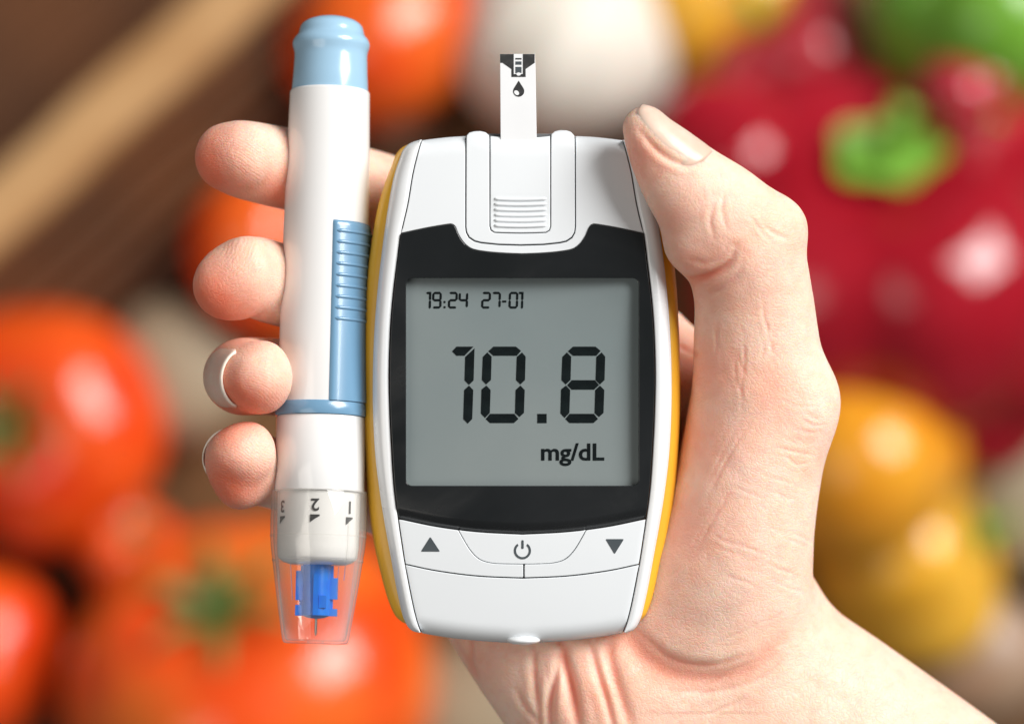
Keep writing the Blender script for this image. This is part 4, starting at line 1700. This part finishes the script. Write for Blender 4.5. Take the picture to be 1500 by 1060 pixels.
pepper(1240, 680, 165, (0.2, 0.9, 0.2), M['orange_pepper'], 'orange bell pepper beside the base of the thumb, below the big red one', 31, 0.5, lobes=3, lift=0.05)
pepper(1322, 815, 155, (0.9, 0.3, 0.35), M['yellow_pepper'], 'yellow bell pepper just above the forearm', 33, 0.55, lobes=4)


def potato(x, y, rpx, m, label, seed, name='potato', cat='potato', group='potatoes lying on the table'):
    rt, c, r = fruit_root(name, x, y, rpx, 0.72, label, cat, group)
    V, F = lobed(r, r * 0.72, 3, 0.08, 0.0, seed)
    rs = np.random.default_rng(seed)
    ph = rs.uniform(0, 6.28, 6)
    V = V * (1 + 0.05 * np.sin(V[:, :1] / r * 3 + ph[0]) * np.cos(V[:, 1:2] / r * 2.4 + ph[1]))
    a = rs.uniform(0, 3.1)
    V[:, 0] *= 1.12
    R = np.array([[math.cos(a), -math.sin(a), 0], [math.sin(a), math.cos(a), 0], [0, 0, 1]])
    obj('skin', V @ R.T + c, F, m, rt)
    for k in range(5):
        t, b_ = rs.uniform(0.2, 0.9), rs.uniform(0, 6.28)
        p = np.array([r * t * math.cos(b_), r * t * math.sin(b_), r * 0.72 * math.sqrt(max(0.05, 1 - t * t)) * 0.99])
        vv, ff = lobed(r * 0.05, r * 0.02, 3, 0.1, 0.3, seed + k, 12, 6)
        obj('eye', vv + p + c, ff, M['root'], rt)
    return rt


M['potato'] = mat('potato_skin', (0.36, 0.30, 0.20), 0.6, noise=(35, (0.27, 0.21, 0.13), .4, .75), bump=(300, 0.0006, 0.5))
M['shallot'] = mat('onion_skin', (0.30, 0.17, 0.10), 0.4, noise=(40, (0.36, 0.27, 0.19), .4, .7))
potato(262, 545, 100, M['potato'], 'beige potato right of the large red tomato, behind the ring fingertip', 51)
potato(715, 1060, 125, M['potato'], 'beige potato at the bottom edge, left of the palm', 53)
potato(1510, 735, 110, M['potato'], 'beige potato at the right edge, below the big red pepper', 55)
potato(588, 165, 55, M['shallot'], 'small brown onion between the pen and the test strip', 57, 'onion', 'onion', None)
potato(1420, 960, 105, M['shallot'], 'brown onion above the forearm near the lower right corner', 59, 'onion', 'onion', None)

# garlic bulb
rt, c, r = fruit_root('garlic_bulb', 828, 55, 168, 0.85, 'cream white garlic bulb behind the test strip', 'garlic', None)
R = rot_to((0.35, 0.65, 0.6))
V, F = lobed(r, r * 0.85, 9, 0.1, 0.05, 41, nu=96)
V[:, 2] += np.where(V[:, 2] > 0, 0.25 * r * np.exp(-(np.hypot(V[:, 0], V[:, 1]) / (0.3 * r)) ** 2), 0)
body = obj('bulb', V @ R.T + c, F, M['garlic'], rt)
V, F = tube(np.array([(0, 0, .85), (.02, 0, 1.1), (.06, .03, 1.35), (.12, .05, 1.55)]) * r, np.array([.22, .13, .10, .09]) * r, 14)
obj('neck', V @ R.T + c, F, M['garlic'], rt)
V, F = tube(np.array([(0, 0, -.78), (0, 0, -.86), (0, .01, -.92)]) * r, np.array([.2, .18, .1]) * r, 14)
obj('root_plate', V @ R.T + c, F, M['root'], rt)


# wooden crate at the upper left: pale rim bar, dark boards


def bar(a, b, half_w, half_h, m, name, parent, bev=0.002):
    a, b = np.array(a, float), np.array(b, float)
    t = (b - a) / np.linalg.norm(b - a)
    s_ = np.cross(t, (0, 0, 1))
    s_ /= np.linalg.norm(s_)
    u = np.cross(s_, t)
    sec = []
    for sx, sy in ((1, 1), (-1, 1), (-1, -1), (1, -1)):
        for k in range(5):
            an = {(1, 1): 0, (-1, 1): 90, (-1, -1): 180, (1, -1): 270}[(sx, sy)] + 22.5 * k
            sec.append((sx * (half_w - bev) + bev * math.cos(math.radians(an)), sy * (half_h - bev) + bev * math.sin(math.radians(an))))
    V, k = [], len(sec)
    for i in range(13):
        p = a + (b - a) * i / 12
        wob = 0.0006 * math.sin(i * 1.7)
        V += [p + (x + wob) * s_ + y * u for x, y in sec]
    F = [(i * k + j, i * k + (j + 1) % k, (i + 1) * k + (j + 1) % k, (i + 1) * k + j) for i in range(12) for j in range(k)]
    F += [tuple(range(k)), tuple(12 * k + j for j in range(k))]
    return obj(name, V, F, m, parent, sharp=50)


cw = TABLE_W + 620
crate = root('wooden_crate', tuple(P(150, 170, TABLE_W)), 'dark wooden crate with a pale rim bar in the upper left corner', 'crate')
bar(P(-200, 487, cw), P(480, -124, cw), 0.0115, 0.007, M['oak'], 'rim_bar', crate, 0.005)
# side boards stand under the rim, lower ones step outwards
for i, (off, wz) in enumerate(((58, -150), (96, -260), (134, -370), (172, -470), (210, -540), (248, -580))):
    bar(P(-200 + off * .67, 487 + off * .74, cw + wz), P(440 + off * .67, -88 + off * .74, cw + wz), 0.0047, 0.006, M['walnut'], 'side_board', crate, 0.003)
for i in range(4):
    off = -72 - i * 60
    bar(P(-200 + off * .67, 487 + off * .74, cw - 420), P(480 + off * .67, -124 + off * .74, cw - 420), 0.0072, 0.006, M['walnut'], 'floor_board', crate, 0.003)
bar(P(40, 300, TABLE_W + 120), P(-120, 90, TABLE_W + 120), 0.006, 0.008, M['walnut'], 'floor_batten', crate, 0.002)
